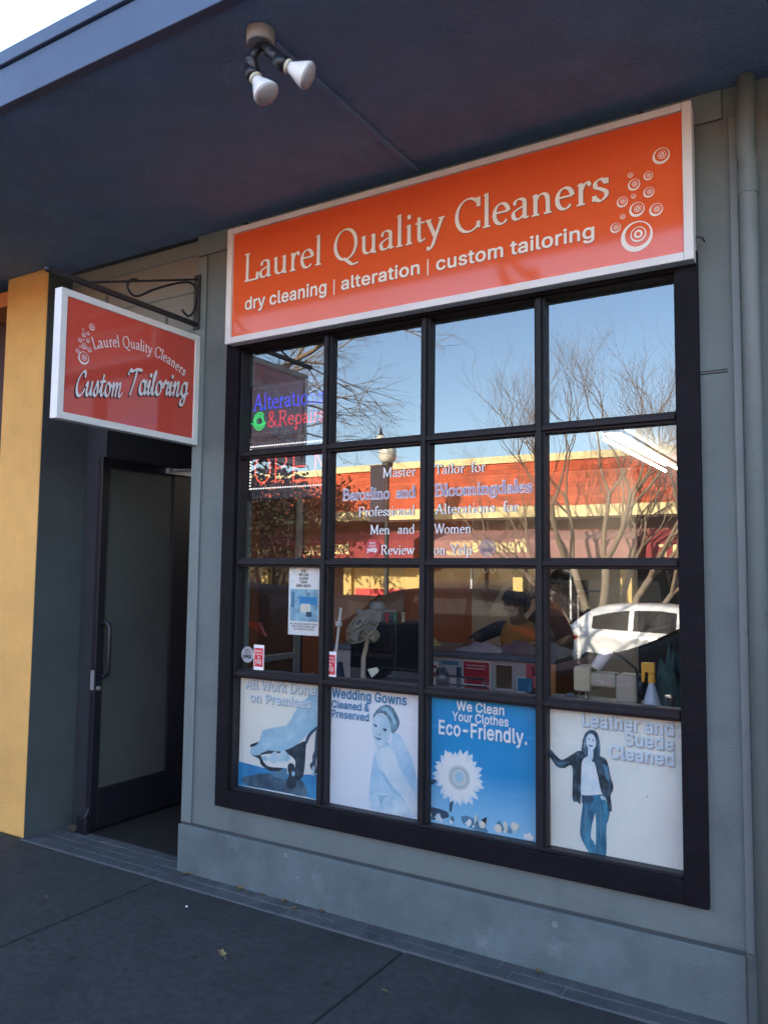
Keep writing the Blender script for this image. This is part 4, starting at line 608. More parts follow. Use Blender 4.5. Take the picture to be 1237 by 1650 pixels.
# ---------------------------------------------------------------- LED signs
def leds(text_parts,step):
    out=[]
    for text,x0,x1,base,cap in text_parts:
        W=sum(28 if c==' ' else GL[c][0] for c in text); sx=(x1-x0)/W; sy=cap/69; u=0
        for c in text:
            if c==' ': u+=28; continue
            adv,st=GL[c]
            for s_ in st:
                if s_[0]=='k': P=[(x0+(u+x)*sx,base+y*sy) for x,y in s_[1]]
                elif s_[0]=='s': P=[(x0+(u+s_[1]-s_[3])*sx,base+s_[2]*sy),(x0+(u+s_[1]+s_[3])*sx,base+s_[2]*sy)]
                elif s_[0]=='d': P=[(x0+(u+s_[1])*sx,base+s_[2]*sy)]
                else: continue
                out+=resample(P,step)
            u+=adv
    return out
def resample(P,step):
    out=[P[0]]; acc=0
    for a,b in zip(P,P[1:]):
        L=math.dist(a,b); d=step-acc
        while d<=L: out.append((a[0]+(b[0]-a[0])*d/L,a[1]+(b[1]-a[1])*d/L)); d+=step
        acc=L-(d-step)
    return out
def dots(pts,r,y):
    m=MB()
    for x,z in pts: m.lathe([(0,r),(r*.8,r*.85),(r*1.4,r*.4),(r*1.5,0)],(x,y,z),(0,-1,0),6)
    return m
E_blue=mat('blue LED',(.02,.05,.5),.3,0,emit=((.01,.05,1.0),.2)); E_red=mat('red LED',(.5,.02,.03),.3,0,emit=((1,.03,.05),.16)); E_green=mat('green LED',(.02,.4,.1),.3,0,emit=((.01,.8,.17),.13)); E_white=mat('white LED',(.7,.7,.7),.3,0,emit=((1,.93,.9),.26)); E_or=mat('orange red LED',(.6,.1,.05),.3,0,emit=((1,.10,.06),.36)); E_dim=mat('dim LED',(.32,.30,.30),.35,0)
B_board=mat('dark LED board',(.035,.038,.05),.5,.15,30)
t=thing('led_sign','dark LED sign board with blue and red dotted words and a green dotted spool','led sign',(.2,.11,2.33))
MB().box(-.05,.46,.100,.125,2.325,2.612).build('board',B_board,t,bevel=.004)
dots(leds([('Alterations',.0,.468,2.475,.088)],.0068),.0034,.099).build('led_word',E_blue,t)
dots(leds([('Repairs',.175,.475,2.378,.078)],.0068),.0034,.099).build('led_word',E_red,t)
amp=crv((.165,2.378),(.118,2.43),(.122,2.455),(.138,2.452),(.136,2.428),(.108,2.398),(.118,2.378),(.14,2.38),(.16,2.41))[1]
dots(resample(amp,.0075),.0036,.099).build('led_word',E_red,t)
g=[]
for r in (.045,.034,.024): g+=resample([(.045+r*math.cos(a)*(.9 if r>.03 else 1.),2.412+r*1.05*math.sin(a)) for a in [k*.2 for k in range(4 if r>.04 else 0,32)]],.0085)
g+=resample([(-.012,2.405),(.03,2.392),(.09,2.40)],.0085)+resample([(.02,2.45),(.045,2.462),(.075,2.452)],.0085)
dots(g,.0042,.099).build('led_spool',E_green,t)
dots(resample([(-.035,2.345),(-.035,2.595),(.448,2.595),(.448,2.345),(-.035,2.345)],.0165),.0028,.099).build('led_border',E_dim,t)
for x in (.02,.40): MB().tube([(x,.112,2.612),(x,.112,2.84)],.0015,5).build('wire',M_iron,t)
t=thing('led_sign','dark LED sign board with OPEN in red dots inside a white dotted border','led sign',(.25,.11,2.0))
MB().box(-.03,.535,.100,.125,1.985,2.300).build('board',B_board,t,bevel=.004)
O=resample([(.075+.052*math.cos(a),2.150+.075*math.sin(a)) for a in [k*.15 for k in range(43)]],.0115)
Pp=resample([(.165,2.075),(.165,2.225),(.215,2.222),(.238,2.19),(.222,2.155),(.165,2.148)],.0115)
E_=resample([(.385,2.225),(.285,2.225),(.285,2.075),(.395,2.075)],.0115)+resample([(.285,2.15),(.36,2.15)],.0115)
Nn=resample([(.425,2.075),(.425,2.225),(.500,2.08),(.500,2.225)],.0115)
dots(O+Pp+E_+Nn,.0042,.099).build('led_word',E_or,t)
dots(resample([(-.010,2.045),(-.010,2.275),(.517,2.275),(.517,2.045),(-.010,2.045)],.0165),.0046,.099).build('led_border',E_white,t)
for x in (.02,.47): MB().tube([(x,.112,2.300),(x,.112,2.325)],.0015,5).build('wire',M_iron,t)
# ---------------------------------------------------------------- inside the shop
M_ctop=mat('blue grey laminate',(.13,.16,.22),.35,.08); M_cbody=mat('white counter front',(.42,.42,.42),.5,.05); M_wood=mat('orange wood trim',(.50,.19,.05),.5,.2,4,stretch=(8,8,1)); M_plast=mat('cream plastic',(.42,.39,.31),.4,.05); M_gplast=mat('grey plastic',(.30,.31,.32),.45,.08); M_dplast=mat('dark plastic',(.025,.028,.04),.4,.1); M_steel=mat('polished steel',(.5,.5,.5),.25,.1,20,metal=.9)
t=thing('counter','long shop counter with a blue grey top and flyers on its white front','counter',(.3,2.2,0))
MB().box(-.75,1.03,1.92,2.6,.0,1.018).build('body',M_cbody,t); MB().box(-.78,1.075,1.885,2.65,1.0185,1.052).build('top',M_ctop,t,bevel=.006); MB().box(1.031,1.07,1.90,2.6,0,1.018).build('end_panel',M_wood,t)
def flyer(label,x0,x1,z0,z1,m_,blocks=(),texts=()):
    t=thing('flyer',label,'flyer',((x0+x1)/2,1.918,z0),group='flyers on the counter front')
    MB().box(x0,x1,1.9165,1.9195,z0,z1).build('sheet',m_,t)
    for k,(a,b,c,d,mm) in enumerate(blocks): MB().box(a,b,1.9150-.0003*k,1.9163,c,d).build('print_block',mm,t)
    for s_,a,b,zb,c,mm in texts: line(t,[(sans,(s_,a,b,zb,c),dict(bold=.02))],1.9138,mm,None,None)
F_pink=cm('hot pink paper',(.75,.06,.22)); F_red=cm('crimson print',(.40,.03,.05)); F_ph=mat('brown photograph',(.12,.07,.045),.5,.5,14); F_pale=cm('grey paper',(.50,.50,.54)); F_skin=cm('brown skin print',(.16,.07,.035))
flyer('hot pink flyer at the left end of the counter front',-.27,-.055,.70,.995,P_white,[(-.26,-.065,.71,.985,F_pink),(-.22,-.12,.74,.80,M_ink)],[('TAIKO',-.25,-.07,.925,.045,M_ink)])
flyer('white flyer with red bars, right of the hot pink flyer',.10,.20,.78,.975,P_white,[(.105,.19,.93,.95,F_red),(.105,.19,.87,.90,F_red)])
flyer('pale grey flyer with fine print between the red ones',.215,.385,.72,1.0,F_pale,[(.225,.36,.96,.99,P_mid),(.345,.38,.80,.95,P_navy)])
flyer('crimson flyer with pale lines on the counter front, behind the small lamp',.395,.60,.66,1.0,P_white,[(.40,.595,.84,.995,F_red),(.40,.595,.67,.83,F_red),(.42,.57,.965,.972,F_pale),(.42,.56,.945,.952,F_pale),(.42,.57,.76,.768,F_pale)])
flyer('flyer with a brown photograph on the counter front',.64,.765,.68,.99,F_pale,[(.645,.76,.83,.985,F_ph),(.645,.76,.72,.80,P_navy),(.645,.76,.69,.71,F_red)])
flyer('small white and blue leaflet on the counter front',.795,.905,.71,.915,P_white,[(.80,.90,.82,.91,P_txt),(.805,.835,.75,.78,M_ink)])
flyer('red flyer with a man’s face at the right end of the counter front'.replace('’',"'"),.86,1.02,.62,1.005,cm('pink print',(.50,.10,.13)),[],[('19',.90,.965,.935,.05,M_ink)])
fa=[o for o in bpy.data.objects if o.name.startswith('flyer') and o.parent is None][-1]
MB().poly(disc(.955,.76,.045,.07),1.9140).build('printed_face',F_skin,fa); MB().poly(disc(.955,.82,.05,.045),1.9146).build('printed_hair',M_ink,fa); MB().poly(disc(.94,.77,.006,.004),1.9134).poly(disc(.972,.77,.006,.004),1.9134).build('printed_eyes',M_ink,fa)
# laundry on the counter
def heap(label,c,r,col,seed):
    g=random.Random(seed); m=MB(); n=26;k=12; V=[]
    for j in range(k+1):
        for i in range(n):
            a=2*math.pi*i/n; s_=j/k; fold=1+.12*math.sin(3*a+seed)+.06*math.sin(7*a+2*seed+s_*6)
            V.append((c[0]+r[0]*s_*math.cos(a)*fold,c[1]+r[1]*s_*math.sin(a)*fold,c[2]+max(.002,r[2]*(1-s_**1.8)*(1+.25*math.sin(5*a*s_+seed)+.2*math.sin(11*s_+3*a)))))
    m.add(V,[(j*n+i,(j+1)*n+i,(j+1)*n+(i+1)%n,j*n+(i+1)%n) for j in range(k) for i in range(n)])
    return tag(m.build('garment',mat('cloth '+str(seed),col,.85,.15,9,.3,60),smooth=True),label,'garment',group='garments on the counter')
heap('pale lilac folded garment on the counter, below the yellow vest',(.46,2.12,1.053),(.20,.17,.05),(.52,.48,.58),3)
heap('mauve crumpled garment on the counter, right of the pale lilac one',(.70,2.16,1.053),(.17,.17,.065),(.24,.17,.22),5)
heap('grey blue crumpled garment at the right end of the counter',(.93,2.2,1.053),(.16,.16,.06),(.22,.23,.30),8)
heap('small yellow cloth heap at the left of the counter top',(-.06,2.25,1.053),(.10,.09,.06),(.42,.40,.18),11)
# wall ornaments
t=thing('kite','brown diamond shaped hanging ornament with two round eyes on the back wall','wall ornament',(-1.2,5.97,1.2))
MB().prism([(-1.2,1.17),(-1.03,1.47),(-1.2,1.80),(-1.37,1.47)],lambda a,b,d:(a,d,b),5.96,5.985).build('body',mat('brown ornament',(.16,.07,.04),.8,.2),t)
MB().prism([(-1.42,1.86),(-1.28,1.86),(-1.34,1.5),(-1.46,1.56)],lambda a,b,d:(a,d,b),5.965,5.985).prism([(-.98,1.86),(-1.12,1.86),(-1.06,1.5),(-.94,1.56)],lambda a,b,d:(a,d,b),5.965,5.985).build('ribbon',M_cream,t)
for x in (-1.25,-1.15): m0=MB(); ring(m0,x,1.66,.04,.025,0,0,5.955); m0.build('eye_ring',P_white,t)
def frame(label,x0,x1,z0,z1,m_):
    t=thing('picture_frame',label,'picture',((x0+x1)/2,5.98,z0),group='pictures on the back wall')
    MB().box(x0,x1,5.955,5.998,z0,z0+.03).box(x0,x1,5.955,5.998,z1-.03,z1).box(x0,x0+.03,5.955,5.998,z0+.031,z1-.031).box(x1-.03,x1,5.955,5.998,z0+.031,z1-.031).build('frame',M_iron,t); MB().box(x0+.031,x1-.031,5.97,5.998,z0+.031,z1-.031).build('picture',m_,t)
frame('small dark framed picture on the back wall behind the person in the cap',-.66,-.42,1.32,1.54,F_ph)
frame('tall dark framed picture on the back wall behind the second person',-.20,.03,1.18,1.55,mat('dark picture',(.05,.035,.03),.5,.3,12))
# fluorescent fitting: lit
t=thing('fluorescent_light','long ceiling fitting with two lit white fluorescent tubes','ceiling light',(1.0,4.7,2.84))
MB().box(.93,1.08,3.5,5.95,2.81,2.838).build('housing',mat('grey light housing',(.05,.05,.05),.5),t)
for x in (.93,1.08): MB().tube([(x,3.56,2.765),(x,5.9,2.765)],.013,12).build('tube',mat('lit fluorescent tube',(.9,.9,.9),.3,0,emit=((1,.93,.8),8.5)),t)
# things on the tables behind the glass
def table(label,x0,x1,y0,y1,z,mt):
    t=thing('work_table',label,'table',((x0+x1)/2,(y0+y1)/2,0),group='work tables behind the window')
    MB().box(x0,x1,y0,y1,z-.03,z).build('table_top',mt,t,bevel=.004)
    for x in (x0+.03,x1-.07):
        for y in (y0+.03,y1-.07): MB().box(x,x+.04,y,y+.04,0,z-.0305).build('leg',M_dplast,t)
table('dark work table behind the left half of the window',.02,1.22,.20,.85,.955,M_dplast); table('pale topped sewing table behind the right half of the window',1.45,2.46,.20,.80,.995,mat('pale table laminate',(.34,.33,.31),.4,.06))
t=thing('desk_fan','beige desk fan with a wire cage, tilted, in the second column of panes','fan',(.40,.62,.955))
ax=Vector((-.27,-.75,.62)).normalized(); cc=Vector((.405,.60,1.30)); u=ax.orthogonal().normalized(); v_=ax.cross(u)
MB().lathe([(0,.09),(.012,.09),(.03,.03),(.035,.0)],(.40,.62,.955)).build('base',M_plast,t,smooth=False)
MB().tube([(.40,.62,.985),(.395,.63,1.12),tuple(cc-ax*.06)],[.016,.014,.014],10).build('stem',M_plast,t)
MB().lathe([(-.12,.02),(-.11,.04),(-.05,.042),(-.04,.02)],tuple(cc),ax,14).build('motor',M_plast,t,smooth=True)
m=MB()
for i in range(30):
    a=2*math.pi*i/30; e=u*math.cos(a)+v_*math.sin(a)
    m.tube([tuple(cc+ax*.035+e*.02),tuple(cc+ax*.03+e*.09),tuple(cc+ax*.0+e*.118),tuple(cc-ax*.03+e*.09),tuple(cc-ax*.04+e*.03)],.0018,4,False)
for r_,h_ in ((.118,0),(.07,.033),(.035,.036)): m.tube([tuple(cc+ax*h_+(u*math.cos(k*.21)+v_*math.sin(k*.21))*r_) for k in range(31)],.0022,4,False)
m.build('cage',M_plast,t)
m=MB()
for i in range(4):
    a=math.pi/2*i; e=u*math.cos(a)+v_*math.sin(a); g_=u*math.cos(a+.7)+v_*math.sin(a+.7); m.add([tuple(cc+e*.02),tuple(cc+e*.10+ax*.012),tuple(cc+g_*.10-ax*.012),tuple(cc+g_*.02)],[(0,1,2,3)])
m.build('blade',M_gplast,t)
tag(MB().lathe([(0,.045),(.02,.04),(.12,.020),(.155,.015),(.16,.018),(.17,0)],(.42,.36,.956)).build('thread_cone',mat('navy thread',(.012,.02,.05),.8,.1,60),smooth=True),'navy blue cone of thread below the fan','thread')
tag(MB().tube([(.27,.44,.956),(.285,.52,1.18),(.29,.55,1.40)],.008,8).box(.282,.314,.51,.53,1.30,1.325).build('rod',M_white),'thin white upright rod left of the fan','rod')
def lamp(label,p,d):
    t=thing('task_lamp',label,'lamp',(p[0]+.25,.5,.955),group='task lamps behind the window')
    q=Vector(p); d=Vector(d).normalized()
    MB().lathe([(0,.012),(.008,.020),(.05,.034),(.052,.030),(.012,.014)],tuple(q),d,4).build('lamp_shade',mat('white lamp enamel',(.80,.78,.66),.4,.03),t)
    MB().tube([tuple(q-d*.002),(p[0]+.04,p[1],p[2]+.014),(p[0]+.28,p[1]+.02,p[2]+.006),(p[0]+.30,p[1]+.03,.957)],.006,6).tube([(p[0]+.05,p[1],p[2]-.03),(p[0]+.28,p[1]+.02,p[2]-.03)],.005,6).build('arm',M_dplast,t)
lamp('small white lamp head on a thin black arm, below the pink flyer',(.585,.48,1.085),(-.6,-.5,-.4)); lamp('small white lamp head on a thin black arm beside the black bag',(.915,.48,1.068),(-.5,-.5,-.6))
t=thing('bag','black and blue dome shaped bag with a knobbed handle in front of the counter','bag',(1.03,.36,.955))
MB().lathe([(0,.075),(.03,.082),(.06,.07),(.085,.045),(.10,.03)],(1.03,.36,.956),n=20).build('body',mat('black blue fabric',(.012,.018,.035),.7,.4,12),t,smooth=True)
MB().lathe([(0,.03),(.03,.034),(.055,.026),(.07,.012),(.08,.0)],(1.035,.36,1.055),n=14).tube([(1.00,.36,1.06),(1.01,.35,1.13),(1.05,.35,1.135),(1.065,.36,1.06)],.006,6).build('handle',M_dplast,t,smooth=True)
tag(MB().prism([(0,0),(.075,.012),(.07,.075),(-.01,.06)],lambda a,b,d:(.83+a,d,.957+b),.40,.42).build('notepad',M_paper,bevel=.003),'small tilted white notepad near the black bag','notepad')
t=thing('cabinet','black drawer cabinet with steel handles standing behind the fan','cabinet',(.26,1.15,0))
MB().box(.09,.42,.95,1.30,0,1.30).build('carcass',M_dplast,t,bevel=.006)
for z in (.72,.92,1.12):
    o=MB().box(.11,.40,.938,.9495,z,z+.17).build('drawer',mat('black drawer front',(.016,.018,.026),.35,.1),t,bevel=.004); MB().tube([(.20,.937,z+.10),(.20,.915,z+.10),(.31,.915,z+.10),(.31,.937,z+.10)],.005,6).build('handle',M_steel,o)
tag(MB().box(.10,.28,1.0,1.2,1.301,1.37).lathe([(0,.05),(.04,.05),(.05,.02)],(.19,1.1,1.371)).build('radio',M_gplast,bevel=.01),'grey radio with a round dial standing on the black cabinet','radio')
for i,(x,c) in enumerate(((.31,(.45,.03,.04)),(.345,(.05,.22,.12)),(.38,(.5,.45,.3)))): tag(MB().lathe([(0,.016),(.005,.016),(.008,.009),(.05,.012),(.052,.016),(.058,.016)],(x,1.02+.04*i,1.301),n=14).build('thread_spool',mat('spool thread '+str(i),c,.7,.2,50)),('red','green','cream')[i]+' thread spool standing on the black cabinet','thread',group='thread spools')
t=thing('thread_stand','tall thin steel thread stand with small black clips near the right of the window','thread stand',(1.62,.68,.995))
MB().tube([(1.62,.68,.996),(1.615,.68,1.54)],.007,8).lathe([(0,.04),(.012,.04)],(1.62,.68,.996)).build('rod',M_steel,t)
MB().tube([(1.615,.68,1.525),(1.72,.70,1.52)],.005,6).build('cross_arm',M_steel,t)
for z in (1.53,1.50,1.18,1.15,1.12,1.08): MB().lathe([(0,.012),(.014,.012)],(1.616,.68,z),n=8).tube([(1.616,.68,z+.006),(1.645,.675,z+.008)],.004,5).build('clip',M_dplast,t)
t=thing('sewing_machine','cream industrial sewing machine with a white lamp head, in the right column of panes','sewing machine',(1.80,.56,.995))
MB().box(1.58,1.96,.45,.63,.996,1.022).build('bed',M_gplast,t,bevel=.006)
MB().box(1.85,1.945,.48,.60,1.0225,1.15).box(1.69,1.8495,.49,.59,1.085,1.15).build('arm',M_plast,t,bevel=.012)
MB().box(1.655,1.735,.475,.605,1.06,1.175).build('head',mat('beige machine enamel',(.52,.47,.33),.35,.06),t,bevel=.012)
MB().tube([(1.695,.54,1.06),(1.695,.54,1.025)],.005,8).box(1.68,1.71,.52,.56,1.0225,1.028).build('needle_bar',M_steel,t)
MB().lathe([(0,.05),(.022,.055),(.03,.03)],(1.946,.54,1.10),(1,0,0),20).build('hand_wheel',M_dplast,t)
MB().lathe([(-.055,.02),(-.05,.026),(.04,.030),(.05,.02)],(1.785,.50,1.215),(.55,0,.8),14).build('lamp_head',M_white,t,smooth=True); MB().tube([(1.815,.50,1.255),(1.86,.50,1.24),(1.93,.52,1.18),(1.96,.55,1.06),(1.965,.57,1.0)],.006,6).build('lamp_cable',M_dplast,t,smooth=True)
MB().box(1.76,1.83,.4885,.4898,1.10,1.118).box(1.862,1.93,.4785,.4798,1.10,1.135).build('nameplate',mat('red and white plate',(.5,.42,.40),.4,.3,60),t)
MB().lathe([(0,.022),(.03,.025),(.035,.01)],(1.66,.44,1.035),(0,-1,0),14).build('tension_dial',M_dplast,t)
t=thing('spray_bottle','white spray bottle with a yellow trigger head in the bottom right pane','spray bottle',(2.06,.27,.995))
MB().lathe([(0,.034),(.01,.038),(.07,.036),(.12,.022),(.15,.013),(.16,.013)],(2.06,.27,.996),n=18).build('bottle',mat('pale blue translucent plastic',(.42,.48,.58),.3,.05),t,smooth=True)
MB().lathe([(.155,.016),(.19,.014),(.20,.016)],(2.06,.27,.996),n=14).box(2.02,2.075,.258,.282,1.195,1.235).prism([(2.02,1.195),(2.035,1.195),(2.03,1.15),(2.02,1.155)],lambda a,b,d:(a,d,b),.262,.278).build('trigger_head',mat('yellow plastic',(.70,.36,.04),.4,.05),t,bevel=.003)
MB().box(2.04,2.08,.2318,.234,1.03,1.06).build('paper_tag',mat('blue print',(.05,.07,.3),.5,.2,80),t)
tag(MB().lathe([(0,.024),(.09,.024),(.095,.026),(.11,.026),(.112,0)],(2.135,.27,.996),n=18).build('canister',M_steel,smooth=True,bevel=.001),'small steel canister right of the spray bottle','canister')
heap('pale blue cloth heap behind the spray bottle at the right end of the table',(2.28,.55,.996),(.16,.18,.13),(.18,.24,.34),4)
heap('green grey cloth heap behind the sewing machine lamp',(2.05,.68,.996),(.10,.09,.22),(.06,.11,.10),6)
t=thing('shelving','dark shelving with boxes against the right wall inside the shop','shelf',(2.3,3.4,0))
MB().box(2.05,2.1,2.6,4.6,0,2.3).box(2.44,2.49,2.6,4.6,0,2.3).build('upright',M_dplast,t)
for z in (.5,1.0,1.5,2.0): MB().box(2.101,2.439,2.6,4.6,z,z+.03).build('shelf',M_dplast,t)
for i,(y,z,h_,c) in enumerate(((2.75,1.031,.25,(.10,.10,.11)),(3.1,1.031,.32,(.22,.17,.10)),(3.6,1.031,.2,(.05,.07,.12)),(2.9,1.531,.3,(.14,.12,.12)),(3.5,1.531,.25,(.20,.20,.2)),(4.1,1.531,.3,(.06,.05,.05)))):
    tag(MB().box(2.12,2.42,y,y+.3,z,z+h_).box(2.115,2.425,y-.004,y+.304,z+h_-.05,z+h_+.006).build('storage_box',mat('box card '+str(i),c,.7,.1),bevel=.004),['dark grey box on the middle shelf','brown tall box on the middle shelf','navy low box on the middle shelf','taupe box on the upper shelf','light grey box on the upper shelf','black box on the upper shelf'][i],'box',group='boxes on the shelving')
# people
def skin(name,J,E,mt,parent,sub=1,root=0):
    me=bpy.data.meshes.new(name); o=bpy.data.objects.new(name,me); C.objects.link(o); o.parent=parent
    ks=list(J); me.from_pydata([J[k][0] for k in ks],[(ks.index(a),ks.index(b)) for a,b in E],[])
    o.modifiers.new('skin','SKIN')
    if not me.skin_vertices: me.attributes; 
    for k,d in zip(ks,me.skin_vertices[0].data):
        r=J[k][1]; d.radius=r if isinstance(r,tuple) else (r,r); d.use_root=(k==ks[root])
    s_=o.modifiers.new('sub','SUBSURF'); s_.levels=2; s_.render_levels=2
    me.materials.append(mt); me.shade_smooth(); return o
def person(label,loc,rz,hz,lean,hands,c_vest,c_sleeve,c_trouser,hat):
    t=thing('person',label,'person',loc,rz); k=hz
    sk=mat('skin',(.22,.12,.075),.55,.06)
    J={'pelvis':((0,0,.86*k),.12),'waist':((0,-.01-lean*.2,1.0*k),.11),'chest':((0,-.03-lean*.6,1.2*k),.12),'neck':((0,-.04-lean,1.345*k),.052),'jaw':((0,-.075-lean*1.15,1.40*k),.062),'skull':((0,-.06-lean*1.15,1.475*k),(.082,.098)),'crown':((0,-.05-lean*1.1,1.55*k),.05),'nose':((0,-.165-lean*1.15,1.44*k),.014)}
    E=[('pelvis','waist'),('waist','chest'),('chest','neck'),('neck','jaw'),('jaw','skull'),('skull','crown'),('skull','nose')]
    Sl={'chest':((0,-.01-lean*.6,1.235*k),.07)}; SE=[]; Tr={'pelvis':((0,0,.88*k),.135)}; TE=[]
    for s,nm in ((-1,'a'),(1,'b')):
        hd=Vector(hands[0 if s<0 else 1]); sh=Vector((s*.175,-.02-lean*.6,1.275*k)); el=(sh+hd)/2+Vector((s*.09,.05,-.03)); wr=el+(hd-el)*.80
        J[nm+'sh']=(tuple(sh),.055); J[nm+'el']=(tuple(el),.04); J[nm+'wr']=(tuple(wr),.026); dr=(hd-el).normalized(); pm=wr+dr*.05; J[nm+'pm']=(tuple(pm),(.036,.018))
        E+=[('chest',nm+'sh'),(nm+'sh',nm+'el'),(nm+'el',nm+'wr'),(nm+'wr',nm+'pm')]
        side=Vector((s,0,0))-dr*dr.x*s; side.normalize()
        for f in range(4):
            o_=side*(.027-.018*f); L_=(.062,.075,.080,.070)[f]; a=pm+dr*.03+o_; b=a+dr*L_*.5; c_=b+dr*L_*.4+Vector((0,0,-.022))
            for q,(p,r) in enumerate(((a,.009),(b,.0085),(c_,.007))): J[f'{nm}f{f}{q}']=(tuple(p),r)
            E+=[(nm+'pm',f'{nm}f{f}0'),(f'{nm}f{f}0',f'{nm}f{f}1'),(f'{nm}f{f}1',f'{nm}f{f}2')]
        a=pm-side*.036+dr*.0; b=a+dr*.035-side*.018; J[nm+'t0']=(tuple(a),.011); J[nm+'t1']=(tuple(b),.008); E+=[(nm+'pm',nm+'t0'),(nm+'t0',nm+'t1')]
        J[nm+'hip']=((s*.085,0,.80*k),.085); J[nm+'kn']=((s*.095,-.02,.46*k),.058); J[nm+'an']=((s*.095,.01,.08),.04); J[nm+'to']=((s*.10,-.14,.035),.035); E+=[('pelvis',nm+'hip'),(nm+'hip',nm+'kn'),(nm+'kn',nm+'an'),(nm+'an',nm+'to')]
        Sl[nm+'sh']=(tuple(sh),.068); Sl[nm+'el']=(tuple(el),.053); Sl[nm+'wr']=(tuple(wr-dr*.015),.040); SE+=[('chest',nm+'sh'),(nm+'sh',nm+'el'),(nm+'el',nm+'wr')]
        Tr[nm+'hip']=((s*.085,0,.79*k),.10); Tr[nm+'kn']=((s*.095,-.02,.46*k),.075); Tr[nm+'an']=((s*.095,.01,.07),.065); TE+=[('pelvis',nm+'hip'),(nm+'hip',nm+'kn'),(nm+'kn',nm+'an')]
    skin('body',J,E,sk,t)
    skin('sleeves',Sl,SE,c_sleeve,t); skin('trousers',Tr,TE,c_trouser,t)
    skin('top',{'hem':((0,-.0,.84*k),(.16,.13)),'w':((0,-.01-lean*.2,1.0*k),(.15,.125)),'c':((0,-.045-lean*.6,1.20*k),(.195,.15)),'n':((0,-.045-lean*.85,1.315*k),(.10,.085)),'sl':((-.15,-.02-lean*.6,1.27*k),.078),'sr':((.15,-.02-lean*.6,1.27*k),.078)},[('hem','w'),('w','c'),('c','n'),('c','sl'),('c','sr')],c_vest,t)
    hc=Vector(J['skull'][0])
    m=MB()
    for s in (-1,1): m.ell((s*.033,hc.y-.092,hc.z-.012),(.009,.006,.005),8,6)
    m.build('eyes',M_ink,t,world=False,smooth=True)
    m=MB(); m.ell((0,hc.y-.098,hc.z-.083),(.026,.008,.006),8,6); m.build('mouth',mat('lips',(.16,.05,.045),.5,0),t,world=False,smooth=True)
    m=MB()
    for s in (-1,1): m.ell((s*.092,hc.y+.0,hc.z-.02),(.012,.02,.032),8,6)
    m.build('ears',sk,t,world=False,smooth=True)
    hairm=mat('black hair',(.012,.01,.01),.5,.2,40)
    V=MB(); V.ell((0,hc.y+.018,hc.z+.018),(.102,.112,.105),18,12); V.v=[(x,y,z if z>hc.z-.02 or y>hc.y+.02 else hc.z+.035) for x,y,z in V.v]; V.build('hair',hairm,t,world=False,smooth=True)
    if hat:
        V=MB(); V.ell((0,hc.y+.01,hc.z+.035),(.112,.124,.11),20,12); V.v=[(x,y,max(z,hc.z+.035)) for x,y,z in V.v]
        V.add([(.075*math.cos(a),hc.y-.10-.085*math.sin(a),hc.z+.045-.02*math.sin(a)+d) for d in (0,.008) for a in [math.pi*i/10 for i in range(11)]],[list(range(11))[::-1],list(range(11,22))]+[(i,i+1,i+12,i+11) for i in range(10)])
        V.build('cap',mat('black cap cloth',(.012,.012,.016),.8,.1),t,world=False,smooth=False)
    return t
c_=lambda n,c:mat(n,c,.85,.12,8,.2,40)
person('person in a black cap and mustard vest bending over the cloths on the counter',(.50,2.84,0),0,.93,.12,((-.26,-.50,1.085),(.22,-.52,1.09)),c_('mustard quilted vest',(.36,.19,.045)),c_('navy sleeves',(.018,.022,.04)),c_('dark trousers',(.02,.02,.025)),True)
person('person with short dark hair in a dark maroon shirt behind the right counter end',(.70,3.22,0),R(-8),1.04,.03,((-.14,-.42,1.08),(.20,-.46,1.10)),c_('dark maroon shirt',(.055,.018,.022)),c_('maroon sleeves',(.055,.018,.022)),c_('black trousers',(.02,.02,.025)),False)
# fallen leaves and litter on the paving
def leaf(label,x,y,s,mt,seed):
    g=random.Random(seed); a0=g.uniform(0,6.3); P=[]
    for k in range(10):
        a=2*math.pi*k/10; r=s*(1 if k%2==0 else .62)*g.uniform(.75,1.1); P.append((r*math.cos(a)*1.25,r*math.sin(a)*.6,.004+.25*s*abs(math.sin(a*1.5+seed))))
    m=MB(); m.add([(0,0,.003)]+P,[(0,k+1,(k+1)%10+1) for k in range(10)]); m.tube([(P[0][0],P[0][1],P[0][2]),(P[0][0]*1.6,P[0][1]*1.2,.006)],.0012,4)
    o=m.build('leaf',mt,loc=(x,y,.004),rz=a0); return tag(o,label,'leaf',group='fallen leaves')
for i,(x,y,s,l) in enumerate(((-.267,-.03,.026,'brown curled leaf by the plinth corner'),(.094,-.03,.034,'large brown leaf on the pavers below the left end of the window'),(.24,-.025,.016,'tiny brown leaf on the inner row of pavers, right of the large brown leaf'),(.379,-.03,.026,'brown leaf on the inner row of pavers below the second column of panes'),(.47,-.075,.024,'dark curled leaf at the edge of the paver strip'),(.60,-.03,.02,'pale brown upright leaf against the plinth'),(1.672,-.03,.028,'tan rounded leaf on the pavers below the right end of the window'))): leaf(l,x,y,s,M_leafd,i+1)
leaf('pale yellow jagged leaf lying alone on the open pavement',.503,-.599,.032,M_leafy,20)
leaf('small grey brown leaf by the right pavement joint',1.229,-.489,.016,M_leafd,22)
leaf('reddish leaf scrap near the left pavement joint',-.62,-.62,.016,M_leafd,23)
tag(MB().ell((.026,-.325,.004),(.007,.005,.004)).build('litter_scrap',M_paper),'tiny white scrap of litter on the pavement','litter')
leaf('brown leaf in the corner of the door recess',-1.36,.10,.03,M_leafd,25)
